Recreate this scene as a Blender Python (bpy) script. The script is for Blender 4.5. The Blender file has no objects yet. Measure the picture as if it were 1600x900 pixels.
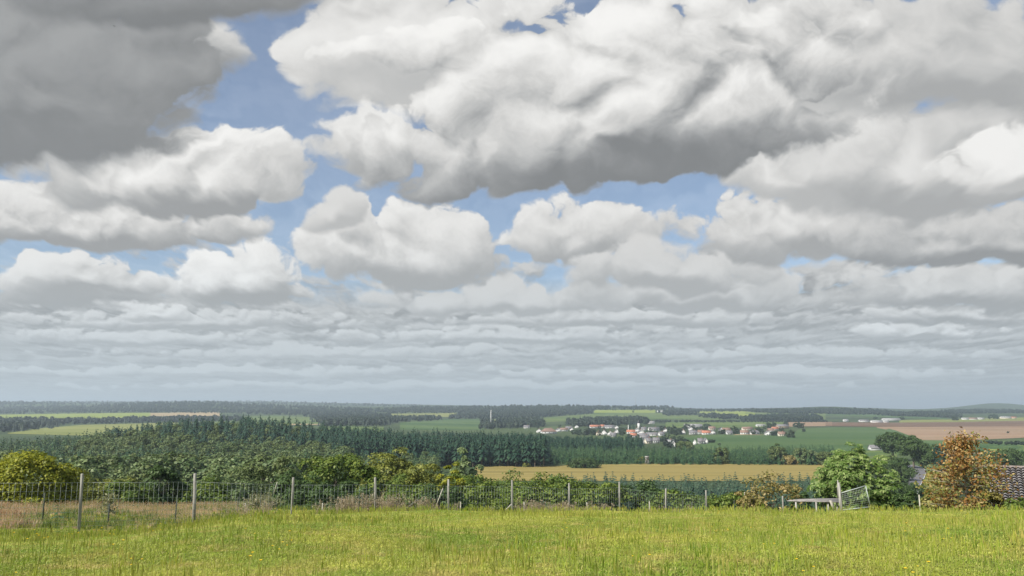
import bpy, bmesh, math, random
import numpy as np
from mathutils import Vector, Matrix, Euler

sc = bpy.context.scene
COL = sc.collection
R = math.radians

# ------------------------------------------------------------------ camera
FPX, CX, CY, HORIZON = 1256.0, 800.0, 450.0, 643.0
PITCH = math.atan((HORIZON - CY) / FPX)
EYE = 1.65
cam_data = bpy.data.cameras.new("camera")
cam_data.sensor_width = 36.0
cam_data.lens = FPX / 1600.0 * 36.0
cam_data.clip_start = 0.1
cam_data.clip_end = 60000.0
cam = bpy.data.objects.new("camera", cam_data)
COL.objects.link(cam)
cam.location = (0, 0, EYE)
cam.rotation_euler = (R(90) + PITCH, 0, 0)
sc.camera = cam

sc.view_settings.view_transform = 'Standard'
sc.view_settings.look = 'None'
sc.view_settings.exposure = 0.45
sc.view_settings.gamma = 1.0
sc.view_settings.use_curve_mapping = False
sc.cycles.max_bounces = 6
sc.cycles.diffuse_bounces = 2
sc.cycles.glossy_bounces = 2
sc.cycles.transmission_bounces = 3
sc.cycles.transparent_max_bounces = 8
sc.cycles.volume_bounces = 0
sc.cycles.use_denoising = True

# ------------------------------------------------------------------ sun and sky
SUN_ELEV, SUN_AZ = R(46), R(-128)      # azimuth from +Y (view direction) towards +X: behind the camera, to the left
sun_vec = Vector((math.sin(SUN_AZ) * math.cos(SUN_ELEV), math.cos(SUN_AZ) * math.cos(SUN_ELEV), math.sin(SUN_ELEV)))
sl = bpy.data.lights.new("sun", 'SUN')
sl.energy = 4.8
sl.angle = R(0.5)
sl.color = (1.0, 0.95, 0.86)
sun = bpy.data.objects.new("sun", sl)
COL.objects.link(sun)
sun.rotation_euler = (-sun_vec).to_track_quat('-Z', 'Y').to_euler()
sun.location = (0, 0, 200)

world = bpy.data.worlds.new("World")
sc.world = world
world.use_nodes = True
world.cycles.sampling_method = 'MANUAL'
world.cycles.sample_map_resolution = 256
WT = world.node_tree
WT.nodes.clear()


class N:
    """one socket of the sky's node tree, with arithmetic"""
    def __init__(s, sock): s.s = sock
    def __add__(a, b): return nm('ADD', a, b)
    def __radd__(a, b): return nm('ADD', b, a)
    def __sub__(a, b): return nm('SUBTRACT', a, b)
    def __rsub__(a, b): return nm('SUBTRACT', b, a)
    def __mul__(a, b): return nm('MULTIPLY', a, b)
    def __rmul__(a, b): return nm('MULTIPLY', b, a)
    def __truediv__(a, b): return nm('DIVIDE', a, b)
    def __rtruediv__(a, b): return nm('DIVIDE', b, a)


def plug(sock, v):
    if isinstance(v, N): WT.links.new(v.s, sock)
    else: sock.default_value = v


def nm(op, a, b=0.0, c=None, clamp=False):
    n = WT.nodes.new('ShaderNodeMath'); n.operation = op; n.use_clamp = clamp
    plug(n.inputs[0], a); plug(n.inputs[1], b)
    if c is not None: plug(n.inputs[2], c)
    return N(n.outputs[0])


def sstep(x, lo, hi, to0=0.0, to1=1.0):
    n = WT.nodes.new('ShaderNodeMapRange'); n.interpolation_type = 'SMOOTHSTEP'
    plug(n.inputs[0], x); plug(n.inputs[1], lo); plug(n.inputs[2], hi); plug(n.inputs[3], to0); plug(n.inputs[4], to1)
    return N(n.outputs[0])


def lin(x, lo, hi, to0=0.0, to1=1.0):
    n = WT.nodes.new('ShaderNodeMapRange'); n.interpolation_type = 'LINEAR'; n.clamp = True
    plug(n.inputs[0], x); plug(n.inputs[1], lo); plug(n.inputs[2], hi); plug(n.inputs[3], to0); plug(n.inputs[4], to1)
    return N(n.outputs[0])


def vec(x, y, z=0.0):
    n = WT.nodes.new('ShaderNodeCombineXYZ')
    plug(n.inputs[0], x); plug(n.inputs[1], y); plug(n.inputs[2], z)
    return N(n.outputs[0])


def wnoise(v, scale, detail=6.0, rough=0.55, lac=2.0, dist=0.0, color=False):
    n = WT.nodes.new('ShaderNodeTexNoise'); n.noise_dimensions = '3D'
    plug(n.inputs['Vector'], v)
    n.inputs['Scale'].default_value = scale; n.inputs['Detail'].default_value = detail
    n.inputs['Roughness'].default_value = rough; n.inputs['Lacunarity'].default_value = lac
    n.inputs['Distortion'].default_value = dist
    return N(n.outputs[1 if color else 0])


def puffs(v, scale, detail=3.0, rough=0.55):
    """rounded cauliflower heads: 1 in the middle of a puff, 0 in the creases"""
    n = WT.nodes.new('ShaderNodeTexVoronoi'); n.feature = 'SMOOTH_F1'; n.voronoi_dimensions = '3D'; n.normalize = True
    plug(n.inputs['Vector'], v)
    n.inputs['Scale'].default_value = scale; n.inputs['Detail'].default_value = detail
    n.inputs['Roughness'].default_value = rough; n.inputs['Smoothness'].default_value = 0.35
    return 1.0 - N(n.outputs['Distance'])


def split(v):
    n = WT.nodes.new('ShaderNodeSeparateXYZ'); plug(n.inputs[0], v)
    return [N(o) for o in n.outputs]


def mixc(f, a, b):
    n = WT.nodes.new('ShaderNodeMix'); n.data_type = 'RGBA'
    plug(n.inputs[0], f)
    for i, q in ((6, a), (7, b)):
        if isinstance(q, N): plug(n.inputs[i], q)
        else: n.inputs[i].default_value = (*q, 1.0)
    return N(n.outputs[2])


def s2l(c):
    c = c / 255.0
    return c / 12.92 if c <= 0.04045 else ((c + 0.055) / 1.055) ** 2.4


def uv_of(px, py):
    """a compass bearing / slope pair (x/y, z/y of a world direction) for a spot of the sky"""
    a, b = (px - CX) / FPX, (CY - py) / FPX
    dy = math.cos(PITCH) - b * math.sin(PITCH)
    dz = math.sin(PITCH) + b * math.cos(PITCH)
    return a / dy, dz / dy


# drifting clouds, far to near: centre, half width, reach up, reach down (in the photograph's measure),
# brightness of its lit heads and of its base, slope of the base, raggedness, softness of the edge
CLOUDS = [
    # small rows towards the horizon
    (700, 602, 700, 9, 5, 206, 176, 0, .8, .45), (330, 580, 480, 12, 7, 206, 170, 0, .8, .45), (1200, 583, 500, 12, 7, 208, 170, 0, .8, .45),
    (520, 552, 420, 16, 9, 204, 166, 0, .75, .45), (1250, 554, 420, 16, 9, 206, 164, 0, .75, .45),
    (190, 528, 260, 18, 11, 210, 160, 0, .7, .4), (800, 526, 330, 18, 11, 210, 160, 0, .75, .4), (1440, 520, 120, 20, 12, 224, 158, 0, .55, .3),
    (300, 502, 330, 22, 13, 210, 158, 0, .75, .4), (960, 498, 320, 23, 14, 210, 156, 0, .75, .4), (1500, 494, 220, 24, 16, 212, 150, 0, .7, .4),
    # middle distance
    (100, 455, 170, 50, 32, 215, 150, 0, .6, .30), (800, 470, 220, 40, 26, 205, 160, 0, .6, .35), (1080, 455, 230, 55, 34, 210, 158, 0, .6, .35),
    (1480, 460, 260, 60, 34, 212, 150, 0, .6, .35), (235, 490, 70, 20, 14, 222, 168, 0, .6, .35),
    (365, 445, 145, 72, 38, 236, 150, 0, .65, .25), (120, 440, 150, 56, 38, 226, 152, 0, .65, .28), (635, 402, 190, 84, 50, 230, 152, 0, .65, .25),
    (530, 345, 60, 42, 32, 212, 168, 0, .65, .4), (915, 378, 135, 72, 50, 226, 150, 0, .7, .28), (1040, 425, 180, 46, 36, 208, 158, 0, .65, .35),
    (1270, 360, 240, 104, 56, 226, 148, 0, .65, .28), (1530, 385, 300, 85, 34, 205, 132, 0, .55, .30), (130, 350, 350, 75, 42, 226, 140, 0, .55, .30),
    # near and high
    (1330, 215, 330, 140, 90, 206, 168, 0, .5, .6), (1230, 285, 170, 80, 60, 224, 165, -.3, .6, .4), (1430, 275, 270, 130, 76, 220, 152, 0, .55, .35),
    (1570, 190, 160, 110, 80, 210, 158, 0, .5, .5), (1590, 265, 110, 80, 44, 234, 170, 0, .55, .28), (440, 290, 60, 50, 42, 228, 165, 0, .6, .3),
    (190, 265, 230, 110, 60, 205, 150, 0, .55, .5), (310, 285, 165, 130, 54, 240, 138, -.1, .6, .25), (1450, 110, 340, 160, 90, 208, 150, 0, .5, .45),
    (1180, 110, 290, 160, 120, 222, 165, 0, .6, .4), (640, 100, 250, 180, 130, 226, 170, 0, .55, .40), (590, 235, 130, 90, 62, 230, 150, 0, .55, .3),
    (950, 205, 470, 250, 108, 238, 110, .13, .55, .28), (310, 80, 130, 80, 70, 215, 140, 0, .6, .5), (60, 150, 360, 210, 125, 154, 112, 0, .45, .40),
    (260, 0, 300, 70, 60, 140, 108, 0, .45, .45),
]


def build_sky():
    L = s2l
    tc = WT.nodes.new('ShaderNodeTexCoord')
    dx, dy, dz = split(N(tc.outputs['Generated']))
    ady = nm('MAXIMUM', nm('ABSOLUTE', dy), 0.1)
    u = dx / ady
    v = nm('MINIMUM', nm('MAXIMUM', dz, -0.02) / ady, 5.0)
    vs = v * 0.62 + 0.13
    c1, c2 = u / vs, nm('LOGARITHM', vs, math.e) * 1.7
    C = vec(c1, c2, 3.0)
    w = split(wnoise(C, 1.6, 3.0, 0.5, color=True))
    w2 = split(wnoise(C, 6.0, 3.0, 0.55, color=True))
    a1 = c1 + (w[0] - 0.5) * 0.30 + (w2[0] - 0.5) * 0.05
    a2 = c2 + (w[1] - 0.5) * 0.26 + (w2[1] - 0.5) * 0.05

    def billow(x, scale, detail):
        n = WT.nodes.new('ShaderNodeTexNoise'); n.noise_type = 'RIDGED_MULTIFRACTAL'
        plug(n.inputs['Vector'], x)
        n.inputs['Scale'].default_value = scale; n.inputs['Detail'].default_value = detail
        n.inputs['Roughness'].default_value = 0.5; n.inputs['Offset'].default_value = 1.0; n.inputs['Gain'].default_value = 1.2
        n.normalize = True
        return 1.0 - N(n.outputs[0])

    def texture(x):
        return (billow(x, 3.4, 5.0) - 0.42) * 0.55 + (wnoise(x, 2.6, 10.0, 0.64) - 0.42) * 1.8
    eps = 0.075
    lx, ly = -0.45, 0.89
    # three measures of billow: clouds overhead, clouds half way out, small clouds near the horizon
    sets = []
    slow = (w[2] - 0.56) * 0.5
    for kk, warp, seed in ((2.5, 0.055, 3.0), (4.3, 0.032, 11.0), (8.5, 0.012, 19.0)):
        Uq = u + (w[0] - 0.5) * warp * 2.2 + (w2[0] - 0.5) * warp * 0.7
        Vq = v + (w[1] - 0.5) * warp * 1.8 + (w2[1] - 0.5) * warp * 0.7
        st = 1.0 if kk < 8 else 1.7
        x0, y0 = Uq * kk, Vq * (kk * 1.12 * st)
        t0 = texture(vec(x0, y0, seed)); t1 = texture(vec(x0 + lx * eps, y0 + ly * eps, seed))
        sets.append((Uq, Vq, t0, t0 - t1, lx * eps / kk, ly * eps / kk / 1.12 / st))

    sky = WT.nodes.new('ShaderNodeTexSky'); sky.sky_type = 'NISHITA'; sky.sun_disc = False
    sky.sun_elevation = SUN_ELEV; sky.sun_rotation = SUN_AZ
    sky.air_density = 1.0; sky.dust_density = 1.2; sky.ozone_density = 2.0; sky.altitude = 400
    bg_sky = WT.nodes.new('ShaderNodeBackground'); bg_sky.inputs['Strength'].default_value = 0.105
    WT.links.new(sky.outputs[0], bg_sky.inputs['Color'])

    # far deck: row behind row of small cloud
    q = 0.62 / (v + 0.055)
    h1 = u / (v + 0.06) * 1.1 + (w2[0] - 0.5) * 0.5
    D = vec(h1, q + (w2[1] - 0.5) * 0.5, 9.0)
    Ds = vec(h1 - 0.02, q + (w2[1] - 0.5) * 0.5 - 0.13, 9.0)
    def rows(x): return wnoise(x, 1.35, 7.0, 0.58) + (billow(x, 2.0, 3.0) - 0.42) * 0.10
    d0 = rows(D); d1 = rows(Ds)
    near = lin(v, 0.0, 0.12)
    val = sstep(d0 - d1, -0.17, 0.17, L(160), L(206))
    alpha = sstep(d0 + sstep(v, 0.10, 0.26, 0.22, -0.22), 0.40, 0.58)
    alpha = nm('MAXIMUM', alpha, sstep(v, 0.12, 0.19, 1.0, 0.0))
    val = L(176) + (val - L(176)) * (0.35 + near * 0.65)

    for (cx, cy, rx, rt, rb, top, bot, tilt, amp, edge) in CLOUDS:
        U, V, t0, rel, du, dv = sets[0 if rx >= 110 and cy < 300 else (2 if cy > 488 else 1)]
        u0, v0 = uv_of(cx, cy)
        ru = uv_of(cx + rx, cy)[0] - u0
        vt = uv_of(cx, cy - rt)[1] - v0
        vb = v0 - uv_of(cx, cy + rb)[1]

        def dome(uu, vv):
            a = nm('MULTIPLY_ADD', uu, 1.0 / ru, -u0 / ru)
            if tilt: vv = nm('MULTIPLY_ADD', a, -ru * tilt, vv)
            hs = nm('MINIMUM', nm('MULTIPLY_ADD', vv, 1.0 / vt, -v0 / vt), nm('MULTIPLY_ADD', vv, 1.0 / vb, -v0 / vb))
            return nm('SQRT', nm('MULTIPLY_ADD', a, a, hs * hs)), hs
        r0, hs = dome(U, V)
        r1, _h = dome(U + du, V + dv)
        F = nm('MULTIPLY_ADD', t0, sstep(hs, -1.0, 0.2, 0.45 * amp, amp), 1.0 - r0)
        crisp = sstep(hs, -0.4, 0.3, edge * 0.8 * min(1.0, 150 / rt), edge * 0.65 * min(1.0, 85 / rt) + 0.03)
        al = sstep(F, 0.0, crisp)
        g = nm('MULTIPLY_ADD', r1 - r0, 1.2, rel * sstep(hs, -0.9, 0.3, 0.18, 0.64))
        g = nm('MULTIPLY_ADD', hs, 0.26, g + slow)
        vv = sstep(g, -0.61, 0.66, L(bot + 20), L(min(top + 9, 246)))
        val = nm('MULTIPLY_ADD', al, vv - val, val)
        alpha = nm('MAXIMUM', alpha, al)

    val = nm('MAXIMUM', val, 0.1)
    k = lin(val, 0.15, 0.65)
    tint = mixc(k, (0.97, 1.0, 1.015), (1.012, 1.0, 0.972))
    far = sstep(v, 0.0, 0.24, 1.0, 0.0)
    tint = mixc(far * 0.9, tint, (0.90, 1.0, 1.055))
    vm = WT.nodes.new('ShaderNodeVectorMath'); vm.operation = 'SCALE'
    WT.links.new(tint.s, vm.inputs[0]); plug(vm.inputs['Scale'], val)
    colr = N(vm.outputs[0])
    hz = lin(v, 0.0, 0.15, 1.0, 0.0)
    hz = hz * hz * 0.45 + hz * 0.12
    colr = mixc(hz, colr, (L(204), L(214), L(218)))
    alpha = nm('MAXIMUM', nm('MAXIMUM', alpha, hz), 0.24)
    bg_c = WT.nodes.new('ShaderNodeBackground'); bg_c.inputs['Strength'].default_value = 0.74
    plug(bg_c.inputs['Color'], colr)
    mx = WT.nodes.new('ShaderNodeMixShader')
    plug(mx.inputs[0], alpha)
    WT.links.new(bg_sky.outputs[0], mx.inputs[1]); WT.links.new(bg_c.outputs[0], mx.inputs[2])
    out = WT.nodes.new('ShaderNodeOutputWorld')
    WT.links.new(mx.outputs[0], out.inputs['Surface'])


build_sky()


# ================================================================== terrain
def smooth_table(pts, step=2.0, end=24000.0):
    z = np.array([p[0] for p in pts], float); h = np.array([p[1] for p in pts], float)
    return z, h


BASE = [(0, -1.65), (5, -1.80), (10, -2.03), (20, -2.70), (28, -3.47), (33, -4.05), (40, -4.98), (46, -5.90), (52, -6.90), (60, -8.5), (80, -12.2), (100, -15.4),
        (150, -22), (200, -27), (260, -31.6), (320, -35), (450, -39), (600, -40.4), (900, -41), (1200, -41), (1600, -39.5), (2000, -36), (2500, -31),
        (3000, -24), (4000, -9), (5000, 3), (7000, 28), (9000, 50), (14000, 70), (30000, 70)]
LEFT = [(0, -1.65), (5, -1.80), (10, -2.08), (20, -3.2), (29, -4.22), (37, -4.75), (45, -5.25), (50, -5.9), (56, -7.2), (64, -9.2), (80, -12.2), (100, -15.4)]
# hills by bearing: bearing, distance, half width, depth, height
HILLS = [(-.40, 5200, .14, 900, 44), (-.17, 4700, .08, 700, 20), (.04, 4600, .12, 700, 32), (.16, 5200, .045, 500, 20), (.385, 4300, .075, 600, 30), (.30, 3700, .05, 300, 6), (.60, 7500, .05, 900, 46), (-.64, 6500, .10, 900, 30)]
SKYLINE = [(-1.2, .0118), (-.64, .0118), (-.3, .0122), (-.15, .0090), (0, .0066), (.055, .0072), (.15, .0065), (.2, .0052), (.225, .0030), (.3, .0035), (.35, .0048), (.44, .0044), (.49, .0018), (.53, .0028), (.58, .0042), (.62, .0038), (.66, .002), (1.2, .0010)]


def pchip(x, y, q):
    """monotone cubic through the points"""
    x = np.asarray(x, float); y = np.asarray(y, float)
    hk = np.diff(x); dk = np.diff(y) / hk
    m = np.zeros_like(x)
    for i in range(1, len(x) - 1):
        if dk[i - 1] * dk[i] > 0:
            w1 = 2 * hk[i] + hk[i - 1]; w2 = hk[i] + 2 * hk[i - 1]
            m[i] = (w1 + w2) / (w1 / dk[i - 1] + w2 / dk[i])
    m[0] = dk[0]; m[-1] = dk[-1]
    q = np.clip(q, x[0], x[-1])
    i = np.clip(np.searchsorted(x, q) - 1, 0, len(x) - 2)
    t = (q - x[i]) / hk[i]
    return ((1 + 2 * t) * (1 - t) ** 2 * y[i] + t * (1 - t) ** 2 * hk[i] * m[i] + t * t * (3 - 2 * t) * y[i + 1] + t * t * (t - 1) * hk[i] * m[i + 1])


def sst(x, a, b):
    t = np.clip((x - a) / (b - a), 0, 1)
    return t * t * (3 - 2 * t)


_bz = np.array([p[0] for p in BASE]); _bh = np.array([p[1] for p in BASE])
_lz = np.array([p[0] for p in LEFT]); _lh = np.array([p[1] for p in LEFT])
_tq = np.concatenate([np.arange(0, 100, .25), np.geomspace(100, 30000, 800)])
_tb = pchip(_bz, _bh, _tq)
_tl = np.where(_tq <= 100, pchip(_lz, _lh, np.minimum(_tq, 100)), _tb)


def ground(x, y):
    """height of the land at x, y (the camera stands at 0, 0)"""
    x = np.asarray(x, float); y = np.asarray(y, float)
    d = np.maximum(y, 0)
    h = np.interp(d, _tq, _tb)
    hl = np.interp(d, _tq, _tl)
    w = sst(-x, 6.0, 13.0)
    h = h * (1 - w) + hl * w
    # far hills: each bearing has its own rise
    r = np.clip(x / np.maximum(d, 1.0), -1.2, 1.2)
    a = np.interp(r, [p[0] for p in SKYLINE], [p[1] for p in SKYLINE])
    k = sst(d, 4200, 9000)
    h = h * (1 - k) + a * np.maximum(d, 1) * k
    # gentle swells
    s = sst(d, 350, 900) * (1 - 0.5 * sst(d, 3000, 6000))
    h = h + s * (2.0 * np.sin(x / 170.0 + 0.8) * np.sin(d / 420.0 + x / 900.0) + 1.3 * np.sin(x / 95.0 + 2.0 + d / 700.0))
    # single hills along the horizon
    for (hu, hd, su, sd_, hh) in HILLS:
        h = h + hh * np.exp(-((r - hu) / su) ** 2 - ((d - hd) / sd_) ** 2)
    # the wooded spur to the left
    h = h + 17.0 * np.exp(-((x + 250) / 115.0) ** 2 - ((d - 720) / 150.0) ** 2)
    # small bumps in the meadow
    n = (1 - sst(d, 60, 120))
    h = h + n * (0.05 * np.sin(x * 0.9 + d * 0.35) + 0.05 * np.sin(x * 0.37 - d * 0.62 + 1.3)) * sst(d, 3, 9)
    return h + EYE


_ZS = np.geomspace(6, 14000, 3000)


def hit(px, py, zmin=300.0):
    """where the line of sight through a spot of the photograph meets the land"""
    u, v = uv_of(px, py)
    Z = _ZS[_ZS >= zmin]
    g = (ground(u * Z, Z) - EYE) / Z
    i = np.argmax(g >= v)
    if not (g >= v).any():
        i = int(np.argmax(g))
    z = Z[i]
    if i > 0 and g[i] >= v and g[i - 1] < v:
        t = (v - g[i - 1]) / (g[i] - g[i - 1]); z = Z[i - 1] + t * (Z[i] - Z[i - 1])
    return float(u * z), float(z)


def at(px, z, py=None):
    """the point of the land at bearing px, z metres ahead"""
    u = uv_of(px, (760 if z < 130 else HORIZON) if py is None else py)[0]
    x = u * z
    return x, z, float(ground(x, z))


def metres(pix, z): return pix * z / FPX


# ================================================================== meshes and tags
def new_mesh(name, verts, faces, mats, fmat=None, smooth=False):
    me = bpy.data.meshes.new(name)
    verts = np.asarray(verts, np.float32)
    me.vertices.add(len(verts)); me.vertices.foreach_set('co', verts.ravel())
    if isinstance(faces, np.ndarray):
        k = faces.shape[1]; n = len(faces)
        loops = faces.astype(np.int32).ravel(); starts = np.arange(n, dtype=np.int32) * k
    else:
        n = len(faces)
        loops = np.array([i for f in faces for i in f], np.int32)
        ln = np.array([len(f) for f in faces], np.int32)
        starts = np.concatenate([[0], np.cumsum(ln)[:-1]]).astype(np.int32)
    me.loops.add(len(loops)); me.loops.foreach_set('vertex_index', loops)
    me.polygons.add(n); me.polygons.foreach_set('loop_start', starts)
    for m in (mats if isinstance(mats, (list, tuple)) else [mats]): me.materials.append(m)
    if fmat is not None: me.polygons.foreach_set('material_index', np.asarray(fmat, np.int32))
    if smooth: me.polygons.foreach_set('use_smooth', np.ones(n, bool))
    me.update(calc_edges=True); me.validate()
    return me


def put(name, me, parent=None, loc=(0, 0, 0), rz=0.0, scale=None):
    o = bpy.data.objects.new(name, me)
    COL.objects.link(o)
    o.location = loc; o.rotation_euler = (0, 0, rz)
    if scale is not None: o.scale = (scale,) * 3 if np.isscalar(scale) else scale
    if parent is not None: o.parent = parent
    return o


def tag(o, label=None, cat=None, group=None, kind=None):
    if label: o['label'] = label
    if cat: o['category'] = cat
    if group: o['group'] = group
    if kind: o['kind'] = kind
    return o


def thing(name, label, cat, loc=(0, 0, 0), rz=0.0, group=None):
    return tag(put(name, None, None, loc, rz), label, cat, group)


class MB:
    """collects boxes, tubes and loose faces for one mesh"""
    def __init__(s): s.v = []; s.f = []; s.n = 0
    def add(s, v, f):
        s.v.append(np.asarray(v, float)); s.f += [tuple(int(i) + s.n for i in q) for q in f]; s.n += len(v)
    def box(s, c, d, rot=None):
        h = np.array(d) / 2
        v = np.array([[x, y, z] for z in (-1, 1) for y in (-1, 1) for x in (-1, 1)]) * h
        if rot is not None: v = v @ np.array(rot).T
        s.add(v + np.array(c), [(0, 2, 3, 1), (4, 5, 7, 6), (0, 1, 5, 4), (2, 6, 7, 3), (0, 4, 6, 2), (1, 3, 7, 5)])
    def tube(s, pts, rad, n=6):
        pts = [np.array(p, float) for p in pts]
        vs, fs = [], []
        for i, p in enumerate(pts):
            a = pts[min(i + 1, len(pts) - 1)] - pts[max(i - 1, 0)]
            a /= np.linalg.norm(a) + 1e-9
            q = np.array([0, 0, 1.0]) if abs(a[2]) < .9 else np.array([1.0, 0, 0])
            e1 = np.cross(a, q); e1 /= np.linalg.norm(e1); e2 = np.cross(a, e1)
            r = rad[i] if hasattr(rad, '__len__') else rad
            for k in range(n):
                t = 2 * math.pi * k / n
                vs.append(p + r * (math.cos(t) * e1 + math.sin(t) * e2))
        for i in range(len(pts) - 1):
            for k in range(n):
                fs.append((i * n + k, i * n + (k + 1) % n, (i + 1) * n + (k + 1) % n, (i + 1) * n + k))
        fs.append(tuple(range(n))[::-1]); fs.append(tuple((len(pts) - 1) * n + k for k in range(n)))
        s.add(vs, fs)
    def mesh(s, name, mat, smooth=False):
        return new_mesh(name, np.concatenate(s.v), s.f, mat, smooth=smooth)
    def build(s, name, mat, parent=None, smooth=False, **k):
        return put(name, s.mesh(name, mat, smooth), parent, **k)


# ================================================================== materials
def shader(name):
    m = bpy.data.materials.new(name); m.use_nodes = True
    nt = m.node_tree; nt.nodes.clear()
    return m, nt, nt.nodes, nt.links


def noise_mix(nt, coord, scale, c0, c1, lo=.35, hi=.65, detail=4.0):
    N_, L_ = nt.nodes, nt.links
    n = N_.new('ShaderNodeTexNoise'); n.inputs['Scale'].default_value = scale; n.inputs['Detail'].default_value = detail
    L_.new(coord, n.inputs['Vector'])
    r = N_.new('ShaderNodeMapRange'); r.inputs[1].default_value = lo; r.inputs[2].default_value = hi
    L_.new(n.outputs[0], r.inputs[0])
    m = N_.new('ShaderNodeMix'); m.data_type = 'RGBA'
    L_.new(r.outputs[0], m.inputs[0])
    for i, c in ((6, c0), (7, c1)):
        if isinstance(c, tuple): m.inputs[i].default_value = (*c, 1)
        else: L_.new(c, m.inputs[i])
    return m.outputs[2]


def surface(name, c0, c1, scale=1.0, rough=.85, detail=5.0, c2=None, scale2=None, coord='pos', stretch=None, bump=0.0, bscale=None, spec=.25):
    m, nt, N_, L_ = shader(name)
    if coord == 'pos':
        co = N_.new('ShaderNodeNewGeometry').outputs['Position']
    else:
        co = N_.new('ShaderNodeTexCoord').outputs['Object']
    if stretch:
        mp = N_.new('ShaderNodeMapping'); mp.inputs['Scale'].default_value = stretch[:3]
        if len(stretch) > 3: mp.inputs['Rotation'].default_value = (0, 0, stretch[3])
        L_.new(co, mp.inputs[0]); co = mp.outputs[0]
    col = noise_mix(nt, co, scale, c0, c1, detail=detail)
    if c2: col = noise_mix(nt, co, scale2 or scale * 3.1, col, c2, .5, .72, detail)
    b = N_.new('ShaderNodeBsdfPrincipled'); b.inputs['Roughness'].default_value = rough
    b.inputs['Specular IOR Level'].default_value = spec
    L_.new(col, b.inputs['Base Color'])
    if bump:
        n = N_.new('ShaderNodeTexNoise'); n.inputs['Scale'].default_value = bscale or scale * 4; n.inputs['Detail'].default_value = 4
        L_.new(co, n.inputs['Vector'])
        bp = N_.new('ShaderNodeBump'); bp.inputs['Strength'].default_value = bump
        L_.new(n.outputs[0], bp.inputs['Height']); L_.new(bp.outputs[0], b.inputs['Normal'])
    o = N_.new('ShaderNodeOutputMaterial'); L_.new(b.outputs[0], o.inputs[0])
    return m


def leaf(name, c0, c1, c2=None, trans=.3, patch=.35, rough=.55, rand=1.0):
    """foliage: c0..c1 from tree to tree and clump to clump, single leaves towards c2"""
    m, nt, N_, L_ = shader(name)
    geo = N_.new('ShaderNodeNewGeometry'); oi = N_.new('ShaderNodeObjectInfo')
    mx = N_.new('ShaderNodeMix'); mx.data_type = 'RGBA'
    mx.inputs[6].default_value = (*c0, 1); mx.inputs[7].default_value = (*c1, 1)
    n = N_.new('ShaderNodeTexNoise'); n.inputs['Scale'].default_value = patch; n.inputs['Detail'].default_value = 3
    L_.new(geo.outputs['Position'], n.inputs['Vector'])
    a = N_.new('ShaderNodeMath'); a.operation = 'MULTIPLY_ADD'; a.inputs[1].default_value = .7 * rand; L_.new(oi.outputs['Random'], a.inputs[0])
    mr = N_.new('ShaderNodeMapRange'); mr.inputs[1].default_value = .3; mr.inputs[2].default_value = .7; mr.inputs[3].default_value = -.2 + (.35 * (1 - rand)); mr.inputs[4].default_value = .5 + (.35 * (1 - rand))
    L_.new(n.outputs[0], mr.inputs[0]); L_.new(mr.outputs[0], a.inputs[2]); a.use_clamp = True
    L_.new(a.outputs[0], mx.inputs[0])
    col = mx.outputs[2]
    if c2:
        m2 = N_.new('ShaderNodeMix'); m2.data_type = 'RGBA'
        L_.new(col, m2.inputs[6]); m2.inputs[7].default_value = (*c2, 1)
        r2 = N_.new('ShaderNodeMapRange'); r2.inputs[1].default_value = .55; r2.inputs[2].default_value = 1.0
        L_.new(geo.outputs['Random Per Island'], r2.inputs[0]); L_.new(r2.outputs[0], m2.inputs[0])
        col = m2.outputs[2]
    b = N_.new('ShaderNodeBsdfPrincipled'); b.inputs['Roughness'].default_value = rough; b.inputs['Specular IOR Level'].default_value = .3
    L_.new(col, b.inputs['Base Color'])
    t = N_.new('ShaderNodeBsdfTranslucent'); L_.new(col, t.inputs[0])
    ms = N_.new('ShaderNodeMixShader'); ms.inputs[0].default_value = trans
    L_.new(b.outputs[0], ms.inputs[1]); L_.new(t.outputs[0], ms.inputs[2])
    o = N_.new('ShaderNodeOutputMaterial'); L_.new(ms.outputs[0], o.inputs[0])
    return m


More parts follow.
